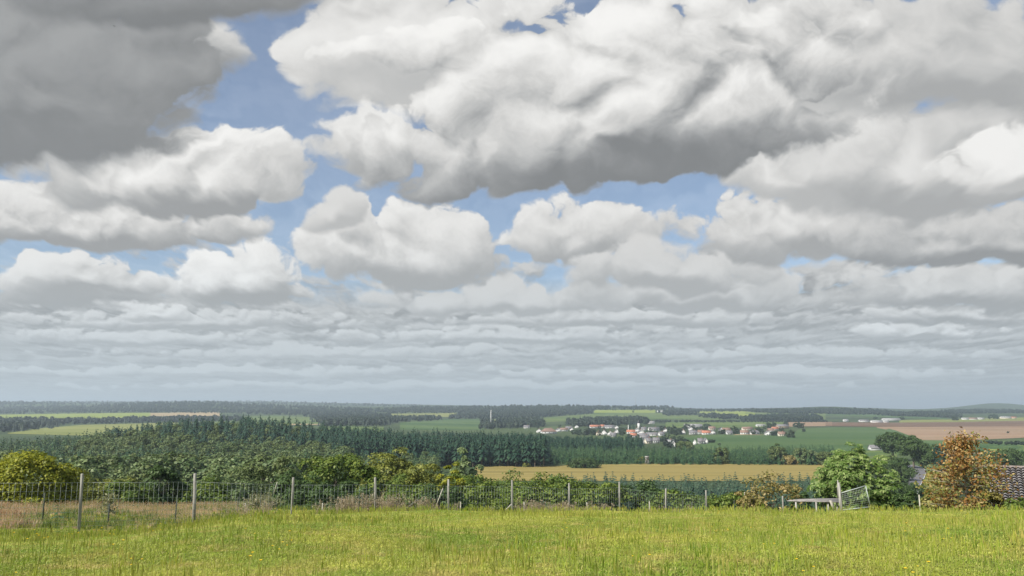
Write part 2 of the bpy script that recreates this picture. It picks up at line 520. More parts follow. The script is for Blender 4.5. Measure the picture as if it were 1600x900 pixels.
M = {
    'bark': surface('bark', (.10, .08, .06), (.20, .17, .13), 3.0, coord='obj', stretch=(1, 1, .25)),
    'pale_bark': surface('pale_bark', (.25, .22, .17), (.40, .36, .28), 3.0, coord='obj', stretch=(1, 1, .25)),
    'old_wood': surface('old_wood', (.20, .19, .17), (.40, .385, .35), 4.0, coord='obj', stretch=(3, 3, .3)),
    'boards': surface('boards', (.16, .15, .14), (.36, .335, .31), 2.0, coord='obj', stretch=(.6, 8, 8)),
    'wire': surface('wire', (.28, .32, .30), (.43, .47, .44), 2.0, rough=.4),
    'stake': surface('stake', (.05, .06, .05), (.09, .10, .08), 2.0),
    'pale_stake': surface('pale_stake', (.32, .30, .25), (.48, .45, .38), 3.0),
    'spruce': leaf('spruce', (.013, .046, .020), (.046, .092, .032), (.08, .125, .042), .15, .05),
    'old_spruce': leaf('old_spruce', (.009, .036, .022), (.024, .062, .032), (.04, .085, .04), .12, .05),
    'young_spruce': leaf('young_spruce', (.018, .055, .025), (.05, .105, .038), (.08, .14, .05), .15, .1),
    'blue_spruce': leaf('blue_spruce', (.020, .052, .036), (.06, .105, .056), (.09, .14, .08), .15, .1),
    'broad': leaf('broad', (.055, .10, .026), (.13, .17, .052), (.19, .22, .08), .25, .05),
    'broad_grey': leaf('broad_grey', (.070, .125, .042), (.165, .225, .085), (.25, .30, .13), .25, .05),
    'oak': leaf('oak', (.060, .115, .018), (.145, .20, .03), (.24, .29, .05), .3, .5, rand=.3),
    'olive': leaf('olive', (.12, .155, .03), (.22, .235, .045), (.30, .31, .065), .3, .5, rand=.3),
    'maple': leaf('maple', (.125, .165, .016), (.26, .27, .022), (.38, .37, .03), .35, .5, rand=.2),
    'chestnut': leaf('chestnut', (.070, .135, .022), (.15, .235, .05), (.36, .43, .16), .35, .6, rand=.2),  # last colour puts pale highlights into single leaves
    'rust': leaf('rust', (.22, .10, .028), (.36, .19, .05), (.54, .41, .18), .3, .9, rand=.2),
    'rust_green': leaf('rust_green', (.15, .18, .035), (.26, .22, .045), (.46, .40, .15), .3, .9, rand=.2),
    'apple': leaf('apple', (.15, .16, .035), (.26, .20, .06), (.50, .38, .18), .3, .8, rand=.2),
    'bush': leaf('bush', (.07, .125, .022), (.14, .195, .035), (.22, .27, .06), .3, .4),
    'dark_bush': leaf('dark_bush', (.035, .070, .018), (.07, .12, .032), (.10, .155, .045), .25, .3),
    'willow': leaf('willow', (.16, .18, .08), (.26, .26, .12), (.38, .37, .22), .3, .8, rand=.2),
    'straw': leaf('straw', (.50, .32, .19), (.64, .46, .30), (.74, .60, .42), .3, .5),
    'weed': leaf('weed', (.30, .24, .13), (.42, .34, .22), (.55, .46, .36), .3, .5),
    'far_wood': leaf('far_wood', (.011, .024, .014), (.030, .050, .022), None, .1, .004),
    'village_tree': leaf('village_tree', (.020, .042, .020), (.045, .075, .025), None, .15, .02),
}


def grass_material():
    m, nt, N_, L_ = shader('meadow_grass')
    geo = N_.new('ShaderNodeNewGeometry'); oi = N_.new('ShaderNodeObjectInfo')
    P = geo.outputs['Position']
    c = noise_mix(nt, P, .35, (.205, .315, .026), (.41, .445, .062), .38, .62, 4)
    c = noise_mix(nt, P, 1.3, c, (.46, .40, .11), .50, .72, 4)
    mx = N_.new('ShaderNodeMix'); mx.data_type = 'RGBA'
    r = N_.new('ShaderNodeMapRange'); r.inputs[1].default_value = .62; r.inputs[2].default_value = 1.0; r.inputs[4].default_value = .75
    L_.new(geo.outputs['Random Per Island'], r.inputs[0]); L_.new(r.outputs[0], mx.inputs[0])
    L_.new(c, mx.inputs[6]); mx.inputs[7].default_value = (.62, .54, .20, 1)
    hsv = N_.new('ShaderNodeHueSaturation')
    r2 = N_.new('ShaderNodeMapRange'); r2.inputs[3].default_value = .75; r2.inputs[4].default_value = 1.25
    L_.new(oi.outputs['Random'], r2.inputs[0]); L_.new(r2.outputs[0], hsv.inputs['Value']); L_.new(mx.outputs[2], hsv.inputs['Color'])
    b = N_.new('ShaderNodeBsdfPrincipled'); b.inputs['Roughness'].default_value = .5; b.inputs['Specular IOR Level'].default_value = .35
    L_.new(hsv.outputs[0], b.inputs['Base Color'])
    t = N_.new('ShaderNodeBsdfTranslucent'); L_.new(hsv.outputs[0], t.inputs[0])
    ms = N_.new('ShaderNodeMixShader'); ms.inputs[0].default_value = .35
    L_.new(b.outputs[0], ms.inputs[1]); L_.new(t.outputs[0], ms.inputs[2])
    o = N_.new('ShaderNodeOutputMaterial'); L_.new(ms.outputs[0], o.inputs[0])
    return m


def land_material():
    """turf underfoot, pasture and wood floor further out"""
    m, nt, N_, L_ = shader('land')
    geo = N_.new('ShaderNodeNewGeometry'); P = geo.outputs['Position']
    turf = noise_mix(nt, P, .35, (.20, .24, .025), (.32, .32, .05), .38, .62, 4)
    turf = noise_mix(nt, P, 6.0, turf, (.20, .15, .06), .5, .75, 4)
    past = noise_mix(nt, P, .004, (.035, .055, .022), (.07, .10, .035), .4, .6, 5)
    s = N_.new('ShaderNodeSeparateXYZ'); L_.new(P, s.inputs[0])
    r = N_.new('ShaderNodeMapRange'); r.inputs[1].default_value = 55; r.inputs[2].default_value = 75
    L_.new(s.outputs[1], r.inputs[0])
    mx = N_.new('ShaderNodeMix'); mx.data_type = 'RGBA'
    L_.new(r.outputs[0], mx.inputs[0]); L_.new(turf, mx.inputs[6]); L_.new(past, mx.inputs[7])
    b = N_.new('ShaderNodeBsdfPrincipled'); b.inputs['Roughness'].default_value = .9; b.inputs['Specular IOR Level'].default_value = .1
    L_.new(mx.outputs[2], b.inputs['Base Color'])
    o = N_.new('ShaderNodeOutputMaterial'); L_.new(b.outputs[0], o.inputs[0])
    return m


# ------------------------------------------------------------------ the land itself
def build_ground():
    def axis(n, lim, s):
        a = np.linspace(-1, 1, n)
        return s * np.sinh(a * math.asinh(lim / s))
    X = axis(361, 19000, 25.0)
    Yp = axis(801, 19000, 25.0)
    GX, GY = np.meshgrid(X, Yp)
    Zg = ground(GX, GY)
    v = np.stack([GX, GY, Zg], -1).reshape(-1, 3)
    nx, ny = len(X), len(Yp)
    i = (np.arange(ny - 1)[:, None] * nx + np.arange(nx - 1)[None]).ravel()
    f = np.stack([i, i + 1, i + nx + 1, i + nx], 1)
    o = put('ground', new_mesh('ground', v, f, land_material(), smooth=True))
    tag(o, kind='structure')


build_ground()


def interp(poly, x): return np.interp(x, [p[0] for p in poly], [p[1] for p in poly])


def field(name, top, bot, mat, zmin=300.0, rows=8, step=5.0, lift=1.0):
    """a field lying on the land: upper and lower edge as lines across the photograph"""
    x0 = max(top[0][0], bot[0][0]); x1 = min(top[-1][0], bot[-1][0])
    xs = np.linspace(x0, x1, max(3, int((x1 - x0) / step)))
    v = []
    for x in xs:
        yt, yb = float(interp(top, x)), float(interp(bot, x))
        for j in range(rows + 1):
            t = j / rows
            X, Z = hit(x, yb + (yt - yb) * t, zmin)
            v.append((X, Z, float(ground(X, Z)) + (.12 + Z * .00022) * lift))
    n = rows + 1
    f = [(a * n + j, (a + 1) * n + j, (a + 1) * n + j + 1, a * n + j + 1) for a in range(len(xs) - 1) for j in range(rows)]
    return tag(put(name, new_mesh(name, v, f, mat, smooth=True)), kind='structure')


def crop(name, c0, c1, scale, rot, rows=.06, c2=None):
    """crop or stubble with drill rows"""
    return surface(name, c0, c1, scale, rough=.95, detail=5, c2=c2, stretch=(rows, 1.0, 1.0, rot), spec=.05)


F_ = {
    'stubble': crop('stubble', (.18, .148, .048), (.31, .25, .088), .13, .02, .03, (.25, .195, .07)),
    'green': crop('green_crop', (.048, .095, .034), (.095, .145, .052), .006, .2, .2, (.085, .125, .045)),
    'bright': crop('bright_meadow', (.19, .24, .045), (.25, .29, .06), .01, .1, .3),
    'pasture': crop('pasture', (.075, .125, .035), (.135, .175, .052), .008, .1, .4, (.11, .135, .05)),
    'pale': crop('pale_meadow', (.17, .19, .055), (.23, .24, .075), .01, .3, .3),
    'soil': crop('bare_soil', (.135, .085, .055), (.175, .115, .075), .012, .1, .2),
    'pink': crop('dry_soil', (.25, .165, .105), (.31, .215, .14), .010, .15, .2, (.22, .17, .10)),
    'beige': crop('beige_stubble', (.32, .245, .135), (.39, .30, .17), .02, .1, .3),
    'verge': crop('verge_grass', (.12, .14, .025), (.17, .17, .04), .05, 0, 1),
}
FIELDS = [
    ('stubble_field', [(742, 729), (860, 728), (1010, 725), (1290, 726)], [(742, 752), (1290, 752)], 'stubble', 380),
    ('green_field', [(1060, 686), (1100, 679), (1140, 680), (1232, 680), (1250, 671), (1300, 668), (1380, 668), (1400, 673), (1440, 688), (1600, 690)],
     [(1060, 702), (1120, 704), (1290, 716), (1400, 712), (1440, 704), (1600, 708)], 'green', 600),
    ('ploughed_strip', [(1128, 683), (1150, 679), (1212, 680), (1222, 683)], [(1128, 684), (1170, 687), (1222, 684)], 'beige', 600),
    ('meadow', [(1040, 660), (1230, 659)], [(1040, 669), (1230, 668)], 'pasture', 600),
    ('stubble_strip', [(1225, 660), (1300, 659.5)], [(1225, 667), (1300, 666)], 'pink', 600),
    ('ploughed_field', [(1290, 660), (1400, 660.5), (1500, 659.5), (1605, 657.5)], [(1290, 666), (1400, 667.5), (1605, 667)], 'soil', 600),
    ('bare_field', [(1370, 667.5), (1500, 667), (1605, 666.5)], [(1370, 669), (1400, 674), (1440, 688), (1500, 689), (1605, 684)], 'pink', 600),
    ('bright_strip', [(1405, 657), (1490, 655.5), (1605, 652.5)], [(1405, 661), (1490, 660), (1605, 657.5)], 'pale', 900),
    ('meadow', [(1545, 698), (1605, 696)], [(1545, 704), (1605, 706)], 'bright', 600),
    ('meadow', [(1345, 705), (1402, 703)], [(1345, 722), (1402, 726)], 'pasture', 500),
    ('verge', [(1440, 732), (1500, 735)], [(1440, 775), (1500, 775)], 'verge', 200),
    ('bright_meadow', [(928, 641), (1024, 640.5)], [(928, 645.5), (1024, 645.5)], 'bright', 900),  # bright green field, with its patch of sun also put into the colour
    ('hill_pasture', [(850, 653), (930, 646), (1030, 645.5), (1130, 652)], [(850, 660), (960, 656), (1030, 655.5), (1130, 657)], 'pasture', 900),
    ('bright_meadow', [(1086, 641.5), (1150, 641.5), (1180, 645)], [(1086, 645), (1160, 652), (1180, 648)], 'bright', 900),
    ('hill_pasture', [(1165, 645), (1290, 645)], [(1165, 650), (1290, 656)], 'pasture', 900),
    ('hill_pasture', [(1200, 644), (1480, 644)], [(1200, 646), (1480, 656)], 'green', 900),
    ('meadow', [(-60, 649), (80, 647), (235, 645)], [(-60, 656), (80, 656), (235, 652)], 'bright', 900),
    ('beige_field', [(233, 645.5), (343, 644)], [(233, 650.5), (343, 651)], 'beige', 900),
    ('meadow', [(12, 677), (60, 670), (130, 664), (255, 661), (300, 660)], [(12, 678), (130, 681), (255, 676), (300, 663)], 'pale', 900),
    ('meadow', [(318, 654), (360, 651.5), (430, 650), (498, 653)], [(318, 662), (400, 664), (498, 664)], 'pasture', 900),
    ('beige_field', [(400, 660), (500, 663)], [(400, 665), (500, 664)], 'beige', 900),
    ('meadow', [(500, 667), (600, 667)], [(500, 675), (600, 676)], 'pasture', 900),
    ('pale_meadow', [(590, 647), (700, 645.5), (728, 645)], [(590, 650), (700, 652), (728, 646)], 'pale', 900),
    ('green_field', [(625, 661), (680, 655), (757, 655)], [(625, 672), (757, 672)], 'green', 900),
    ('meadow', [(757, 656), (800, 655.5)], [(757, 660), (800, 659)], 'pale', 900),
]
for nm_, top_, bot_, mk_, zm_ in FIELDS:
    field(nm_, top_, bot_, F_[mk_], zm_)

# ------------------------------------------------------------------ the country road
def build_road():
    line = [(1418, 775), (1424, 762), (1430, 752), (1436, 742), (1437, 735), (1429, 730), (1416, 727), (1395, 724), (1370, 721.5), (1340, 720)]
    pts = [hit(px, py, 300) for px, py in line]
    dense = []
    P = np.array(pts)
    t = np.concatenate([[0], np.cumsum(np.linalg.norm(np.diff(P, axis=0), axis=1))])
    q = np.linspace(0, t[-1], 60)
    C = np.stack([np.interp(q, t, P[:, 0]), np.interp(q, t, P[:, 1])], 1)
    for _ in range(12): C[1:-1] = (C[:-2] + C[1:-1] * 2 + C[2:]) / 4
    T = np.gradient(C, axis=0); T /= np.linalg.norm(T, axis=1)[:, None]
    Nn = np.stack([-T[:, 1], T[:, 0]], 1)
    def ribbon(name, a, b, lift, mat):
        v = []
        for s in (a, b):
            Q = C + Nn * s
            v.append(np.stack([Q[:, 0], Q[:, 1], ground(Q[:, 0], Q[:, 1]) + lift], 1))
        n = len(C)
        f = [(i, i + 1, n + i + 1, n + i) for i in range(n - 1)]
        return tag(put(name, new_mesh(name, np.concatenate(v), f, mat)), kind='structure')
    ribbon('road', -4.2, 4.2, .55, surface('asphalt', (.12, .115, .12), (.17, .165, .17), .4, rough=.8))
    white = surface('road_paint', (.50, .50, .47), (.66, .66, .63), 1.0)
    ribbon('road_marking', -3.9, -3.65, .60, white)
    ribbon('road_marking', 3.65, 3.9, .60, white)


build_road()


# ================================================================== plants
def rnd_dirs(rng, n):
    d = rng.normal(size=(n, 3)); return d / np.linalg.norm(d, axis=1)[:, None]


def unit(a): return a / (np.linalg.norm(a, axis=1)[:, None] + 1e-9)


def cards(rng, p, nrm, size, aspect=.62, along=None, fold=.15):
    """leaf-shaped four-cornered faces, one per point"""
    n = len(p)
    size = np.broadcast_to(size, (n,)) * rng.uniform(.65, 1.3, n)
    a = rnd_dirs(rng, n) if along is None else along
    e1 = unit(a - nrm * (a * nrm).sum(1)[:, None]); e2 = np.cross(nrm, e1)
    L = size[:, None]; W = L * aspect
    v = np.stack([p - e1 * L * .5, p - e2 * W * .5 + nrm * L * fold, p + e1 * L * .5, p + e2 * W * .5 + nrm * L * fold], 1).reshape(-1, 3)
    f = np.arange(4 * n).reshape(n, 4)
    return v, f


def crown_points(rng, H, Rw, low, n_clump, per, rc=(.22, .36), lumpy=1.0, up=.35, top_heavy=0.0):
    """clumps of leaves set about a crown; gives leaf places, their outward directions and the clump centres"""
    cz = H * (low + 1) / 2; hz = H * (1 - low) / 2
    d = rnd_dirs(rng, n_clump)
    rad = rng.uniform(.45, .88, n_clump) ** .7 * (1 + .18 * lumpy * np.sin(d[:, 0] * 4.1 + d[:, 1] * 3.3 + rng.uniform(0, 6)))
    c = d * rad[:, None] * np.array([Rw, Rw, hz])
    if low <= .06:      # bushes stand full right down to the ground
        d = np.sign(d) * np.abs(d) ** .72; c = d * rad[:, None] * np.array([Rw, Rw, hz])
    if top_heavy: c[:, :2] *= (1 + top_heavy * c[:, 2:3] / hz)
    c += np.array([0, 0, cz])
    r = Rw * rng.uniform(rc[0], rc[1], n_clump)
    k = np.repeat(np.arange(n_clump), per)
    q = unit(rnd_dirs(rng, len(k)) + d[k] * .45 + np.array([0, 0, up]))
    p = c[k] + q * (r[k] * rng.uniform(.55, 1.08, len(k)))[:, None] * np.array([1.1, 1.1, .85])
    nrm = unit(q * .8 + rnd_dirs(rng, len(k)) * .55 + np.array([0, 0, .35]))
    return p, nrm, c, d


def limbs(rng, H, low, c, r0, n_limb=7, lean=(0, 0), wob=.04, tip=.62):
    m = MB()
    t = np.linspace(0, 1, 6)
    zt = H * (low + (1 - low) * tip)
    base = [np.array([lean[0] * s * zt + rng.normal() * wob * H * .3 * (s > 0), lean[1] * s * zt + rng.normal() * wob * H * .3 * (s > 0), zt * s - .3 * (s == 0)]) for s in t]
    m.tube(base, [r0 * (1.25 - .95 * s) for s in t], 7)
    order = rng.permutation(len(c))[:n_limb]
    for i in order:
        s = rng.uniform(.35, .95); b = base[min(5, int(s * 5))]
        e = c[i]; mid = (b + e) / 2 + np.array([0, 0, .06 * H]) + rng.normal(size=3) * .02 * H
        m.tube([b, mid, e], [r0 * .42, r0 * .26, r0 * .08], 5)
    return m


def broadleaf(seed, H, Rw, low, n_clump, per, size, mat, bark, r0, name='tree', **k):
    """(crown mesh, trunk mesh)"""
    rng = np.random.default_rng(seed)
    n_limb = k.pop('n_limb', 7); lean = k.pop('lean', (0, 0)); aspect = k.pop('aspect', .62); fold = k.pop('fold', .15)
    p, nrm, c, d = crown_points(rng, H, Rw, low, n_clump, per, **k)
    p[:, :2] += np.array(lean) * p[:, 2:3]; c[:, :2] += np.array(lean) * c[:, 2:3]
    v, f = cards(rng, p, nrm, size, aspect, fold=fold)
    crown = new_mesh('crown', v, f, mat)
    trunk = limbs(rng, H, low, c, r0, n_limb, lean).mesh('trunk', bark, smooth=True)
    return crown, trunk


def spruce(seed, H, Rw, mat, tiers=15, low=.08, droop=.35, dense=9, ragged=.25, full=.62):
    """a conifer as one mesh: drooping boughs in whorls round a stem"""
    rng = np.random.default_rng(seed)
    V, Fq, fm = [], [], []
    n = 0
    for i in range(tiers):
        t = i / (tiers - 1)
        z = H * (low + (1 - low) * (t ** .9)) * .985
        R = Rw * max(.12, (1 - t) ** full) * rng.uniform(1 - ragged, 1 + ragged * .4) + .02 * Rw
        nb = max(4, int(dense * (1 - .55 * t)))
        a0 = rng.uniform(0, 6.28); ox, oy = rng.normal(size=2) * Rw * .07
        for b in range(nb):
            a = a0 + 6.283 * b / nb + rng.normal() * .22
            L = R * rng.uniform(.7, 1.15)
            w = L * rng.uniform(.30, .46) + .03 * Rw
            dr = droop * L * rng.uniform(.6, 1.4)
            ca, sa = math.cos(a), math.sin(a)
            rise = H * .035
            pts = [(0, 0, z + rise), (L * .55, -w * .55, z - dr * .35), (L, 0, z - dr), (L * .55, w * .55, z - dr * .35), (L * .5, 0, z - dr * .10 + rise * .7)]
            for (x, y, zz) in pts: V.append((x * ca - y * sa + ox, x * sa + y * ca + oy, zz))
            Fq += [(n, n + 1, n + 4), (n + 1, n + 2, n + 4), (n + 2, n + 3, n + 4), (n + 3, n, n + 4)]
            fm += [0] * 4
            n += 5
    # leader and stem
    st = 5
    r0 = H * .012
    for zz, r in ((-.5, r0 * 1.3), (H * .5, r0 * .7), (H, .01)):
        for k in range(st):
            V.append((r * math.cos(k * 6.283 / st), r * math.sin(k * 6.283 / st), zz))
    for s in range(2):
        for k in range(st):
            a, b = n + s * st + k, n + s * st + (k + 1) % st
            Fq += [(a, b, b + st), (a, b + st, a + st)]; fm += [1, 1]
    return new_mesh('spruce_tree', V, np.array(Fq), [mat, M['bark']], fm)


def leafy(seed, H, Rw, low, n_clump, per, size, mat, bark=None, r0=None, **k):
    """a broadleaf as one mesh for places too far off to tell its parts"""
    rng = np.random.default_rng(seed)
    p, nrm, c, d = crown_points(rng, H, Rw, low, n_clump, per, **k)
    v, f = cards(rng, p, nrm, size, .75)
    m = limbs(rng, H, low, c, r0 or H * .018, 5)
    tv = np.concatenate(m.v)
    faces = [tuple(q) for q in f] + [tuple(i + len(v) for i in q) for q in m.f]
    return new_mesh('broadleaf_tree', np.concatenate([v, tv]), faces, [mat, bark or M['bark']], [0] * len(f) + [1] * len(m.f))


def place_tree(name, meshes, label, cat, loc, rz=0.0, scale=1.0, group=None):
    t = thing(name, label, cat, loc, rz, group)
    t.scale = (scale,) * 3 if np.isscalar(scale) else scale
    put('crown', meshes[0], t); put('trunk', meshes[1], t)
    return t


def scatter(name, pts, scales, rots, variants, label, cat, tilt=None):
    """countless small growth as ONE object: every point carries one of the variants"""
    src = bpy.data.collections.new(name + '_kinds')
    for i, me in enumerate(variants):
        src.objects.link(bpy.data.objects.new('%s_kind' % name, me))
    pts = np.asarray(pts, np.float32)
    me = bpy.data.meshes.new(name)
    me.vertices.add(len(pts)); me.vertices.foreach_set('co', pts.ravel())
    a = me.attributes.new('grow', 'FLOAT', 'POINT'); a.data.foreach_set('value', np.asarray(scales, np.float32))
    r = np.zeros((len(pts), 3), np.float32); r[:, 2] = rots
    if tilt is not None: r[:, :2] = tilt
    a = me.attributes.new('turn', 'FLOAT_VECTOR', 'POINT'); a.data.foreach_set('vector', r.ravel())
    rng = np.random.default_rng(len(pts))
    a = me.attributes.new('pick', 'INT', 'POINT'); a.data.foreach_set('value', rng.integers(0, len(variants), len(pts)).astype(np.int32))
    o = put(name, me)
    g = bpy.data.node_groups.new(name + '_growth', 'GeometryNodeTree')
    g.interface.new_socket('Geometry', in_out='INPUT', socket_type='NodeSocketGeometry')
    g.interface.new_socket('Geometry', in_out='OUTPUT', socket_type='NodeSocketGeometry')
    gi = g.nodes.new('NodeGroupInput'); go = g.nodes.new('NodeGroupOutput')
    ip = g.nodes.new('GeometryNodeInstanceOnPoints'); ci = g.nodes.new('GeometryNodeCollectionInfo')
    ci.inputs['Collection'].default_value = src
    ci.inputs['Separate Children'].default_value = True; ci.inputs['Reset Children'].default_value = True
    def attr(nm2, ty):
        q = g.nodes.new('GeometryNodeInputNamedAttribute'); q.data_type = ty; q.inputs['Name'].default_value = nm2
        return next(s for s in q.outputs if s.enabled and s.name == 'Attribute')
    g.links.new(gi.outputs[0], ip.inputs['Points']); g.links.new(ci.outputs[0], ip.inputs['Instance'])
    ip.inputs['Pick Instance'].default_value = True
    g.links.new(attr('pick', 'INT'), ip.inputs['Instance Index'])
    g.links.new(attr('turn', 'FLOAT_VECTOR'), ip.inputs['Rotation'])
    g.links.new(attr('grow', 'FLOAT'), ip.inputs['Scale'])
    g.links.new(ip.outputs[0], go.inputs[0])
    md = o.modifiers.new('growth', 'NODES'); md.node_group = g
    return tag(o, label, cat, kind='stuff')


def inside(poly, x, y):
    poly = np.array(poly, float); r = np.zeros(len(x), bool)
    j = len(poly) - 1
    for i in range(len(poly)):
        xi, yi = poly[i]; xj, yj = poly[j]
        r ^= ((yi > y) != (yj > y)) & (x < (xj - xi) * (y - yi) / (yj - yi + 1e-12) + xi)
        j = i
    return r


def spread(rng, px0, px1, z0, z1, spacing, tries=None):
    """places on the land between two bearings and two distances, none too close to another"""
    u0, u1 = uv_of(px0, HORIZON)[0], uv_of(px1, HORIZON)[0]
    area = (u1 - u0) / 2 * (z1 ** 2 - z0 ** 2)
    n = int(area / spacing ** 2 * 2.2)
    z = np.sqrt(rng.uniform(z0 ** 2, z1 ** 2, n)); x = rng.uniform(u0, u1, n) * z
    cell = {}
    keep = []
    for i in range(n):
        a, b = int(x[i] // spacing), int(z[i] // spacing)
        ok = True
        for da in (-1, 0, 1):
            for db in (-1, 0, 1):
                for k in cell.get((a + da, b + db), ()):
                    if (x[k] - x[i]) ** 2 + (z[k] - z[i]) ** 2 < (spacing * .8) ** 2: ok = False; break
                if not ok: break
            if not ok: break
        if ok:
            cell.setdefault((a, b), []).append(i); keep.append(i)
    return x[keep], z[keep]


def px_of(x, z): return x / z * FPX * math.cos(PITCH) * 1.0 + CX   # bearing back to the photograph (at the horizon's height)


rng = np.random.default_rng(11)
# ---- kinds of forest trees
SP = [spruce(s, 19 - s, 4.4 + s * .4, M['spruce'], 12, .08, .42, 9, .45, (.75, .62, .5, .42)[s]) for s in range(4)]
OSP = [spruce(20 + s, 24 - s, 5.0 + s * .4, M['old_spruce'], 12, .28, .45, 9, .5, (.62, .52, .42, .36)[s]) for s in range(4)]
YSP = [spruce(40 + s, 8.5, 3.0, M['young_spruce'], 11, .03, .3, 9, .3) for s in range(4)]
BSP = [spruce(60 + s, 7, 2.1, M['blue_spruce'], 11, .03, .3, 8, .3) for s in range(4)]
BL = [leafy(80 + s, 15, 4.6, .22, 34, 26, .95, M['broad'], r0=.22) for s in range(3)]
BLG = [leafy(90 + s, 14, 4.2, .22, 32, 26, .9, M['broad_grey'], r0=.2) for s in range(3)]

trees = []      # (kind, x, z, scale, group)
# the big wood on the left: spruce above, mixed below
x, z = spread(rng, -110, 545, 215, 800, 6.0)
px = px_of(x, z)
for a, b, p in zip(x, z, px):
    back = 760 - 60 * ((p - 300) / 400) ** 2 - (60 if p < 120 else 0)
    if b > back: continue
    cl = math.sin(a / 23.0 + 1.0) + math.sin(b / 31.0 + a / 60.0) + rng.normal() * .55
    nearness = (480 - b) / 260
    leafy_here = cl + nearness * 1.3 + (1.0 if 150 < p < 520 else .0) - (.9 if b > 600 else 0) > .5
    if leafy_here: trees.append(('g' if rng.random() < .6 else 'b', a, b, rng.uniform(.75, 1.25), 0))
    elif b > 560 and p > 180: trees.append(('o', a, b, rng.uniform(.5, .98), 0) if rng.random() < .8 else (('g', 'b')[rng.integers(2)], a, b, rng.uniform(.8, 1.2), 0))
    else: trees.append(('s', a, b, rng.uniform(.5, 1.15), 0) if rng.random() < .84 else (('g', 'b')[rng.integers(2)], a, b, rng.uniform(.7, 1.15), 0))
# the tall dark spruce block
x, z = spread(rng, 505, 852, 590, 700, 5.6)
for a, b in zip(x, z):
    trees.append(('o', a, b, rng.uniform(.82, 1.06), 1))
# lighter trees below it
x, z = spread(rng, 400, 745, 240, 560, 7.0)
for a, b in zip(x, z):
    p = px_of(a, b)
    if p > 690 and b > 300: continue
    r_ = rng.random()
    if r_ < .42: trees.append(('g', a, b, rng.uniform(.55, .95), 2))
    elif r_ < .72: trees.append(('b', a, b, rng.uniform(.55, .95), 2))
    else: trees.append(('s', a, b, rng.uniform(.5, .9), 2))
# dark strip below the village
x, z = spread(rng, 838, 1002, 800, 890, 5.5)
for a, b in zip(x, z): trees.append(('o', a, b, rng.uniform(.55, .72), 3))
# foot of the wood behind the fence
x, z = spread(rng, -120, 480, 120, 215, 6.0)
for a, b in zip(x, z):
    trees.append(('b' if rng.random() < .75 else 'g', a, b, rng.uniform(.35, .62) + (b - 120) / 600, 4))
# young plantations
x, z = spread(rng, 690, 1300, 622, 770, 5.0)
for a, b in zip(x, z):
    trees.append(('y', a, b, rng.uniform(.6, 1.3), 5))
x, z = spread(rng, 835, 1300, 265, 372, 4.1)
for a, b in zip(x, z):
    trees.append(('t', a, b, rng.uniform(.6, 1.5), 6))

KIND = {'s': ('spruce_tree', SP), 'o': ('spruce_tree', OSP), 'y': ('young_spruce', YSP), 't': ('young_spruce', BSP), 'b': ('broadleaf_tree', BL), 'g': ('broadleaf_tree', BLG)}
LAB = {
    ('s', 0): ('dark green spruce in the big mixed wood beyond the fence', 'spruces of the mixed wood'),
    ('b', 0): ('mid green broadleaf tree among the spruces of the big mixed wood', 'broadleaf trees of the mixed wood'),
    ('g', 0): ('grey-green broadleaf tree among the spruces of the big mixed wood', 'grey-green trees of the mixed wood'),
    ('o', 0): ('blackish spruce standing at the back of the big mixed wood', 'dark spruces at the back of the wood'),
    ('o', 1): ('tall blackish spruce in the dense block beside the stubble field', 'tall spruces of the dark block'),
    ('g', 2): ('grey-green tree in the slope wood below the dark spruce block', 'grey-green trees of the slope wood'),
    ('b', 2): ('mid green tree in the slope wood below the dark spruce block', 'broadleaf trees of the slope wood'),
    ('s', 2): ('dark spruce in the slope wood below the tall spruce block', 'spruces of the slope wood'),
    ('o', 3): ('blackish spruce in the narrow strip just below the village', 'spruces of the strip below the village'),
    ('b', 4): ('low green tree at the foot of the wood close behind the fence', 'low trees behind the fence'),
    ('g', 4): ('low grey-green tree at the foot of the wood behind the fence', 'low grey-green trees behind the fence'),
    ('y', 5): ('bright green young spruce in the plantation above the stubble field', 'young spruces above the stubble field'),
    ('t', 6): ('blue-green young spruce in the plantation below the stubble field', 'young spruces below the stubble field'),
}
trees.sort(key=lambda q: q[2] / (q[3] * (3.0 if KIND[q[0]][0] == 'x' else 1.0)))
count = {}
rest = {}
for kd, a, b, s, g in trees:
    nm_, var = KIND[kd]
    lab, grp = LAB[(kd, g)]
    c = count.get(nm_, 0)
    if c < 290:
        count[nm_] = c + 1
        me = var[rng.integers(len(var))]
        tag(put(nm_, me, None, (a, b, float(ground(a, b)) - .2), rng.uniform(0, 6.28), (s * rng.uniform(.85, 1.3), s * rng.uniform(.85, 1.3), s)), lab, nm_.split('_')[-1] if nm_ != 'broadleaf_tree' else 'tree', grp)
    else:
        rest.setdefault(kd, []).append((a, b, float(ground(a, b)) - .2, s))
REST = {'s': ('spruce_wood', 'mass of dark green spruces filling the mixed wood behind its front trees', 'wood'),
        'o': ('dark_spruce_wood', 'dense blackish block of tall spruces left of the stubble field', 'wood'),
        'y': ('spruce_plantation', 'band of bright green young spruces along the far edge of stubble field', 'plantation'),
        't': ('blue_spruce_plantation', 'band of blue-green young spruces on the near side of stubble field', 'plantation'),
        'b': ('broadleaf_wood', 'mid green broadleaf mass mixed among the spruces on the slope', 'wood'),
        'g': ('grey_green_wood', 'grey-green broadleaf mass mixed among the spruces on the slope', 'wood')}
for kd, L_ in rest.items():
    A = np.array(L_)
    scatter(REST[kd][0], A[:, :3], A[:, 3], rng.uniform(0, 6.28, len(A)), KIND[kd][1], REST[kd][1], REST[kd][2])

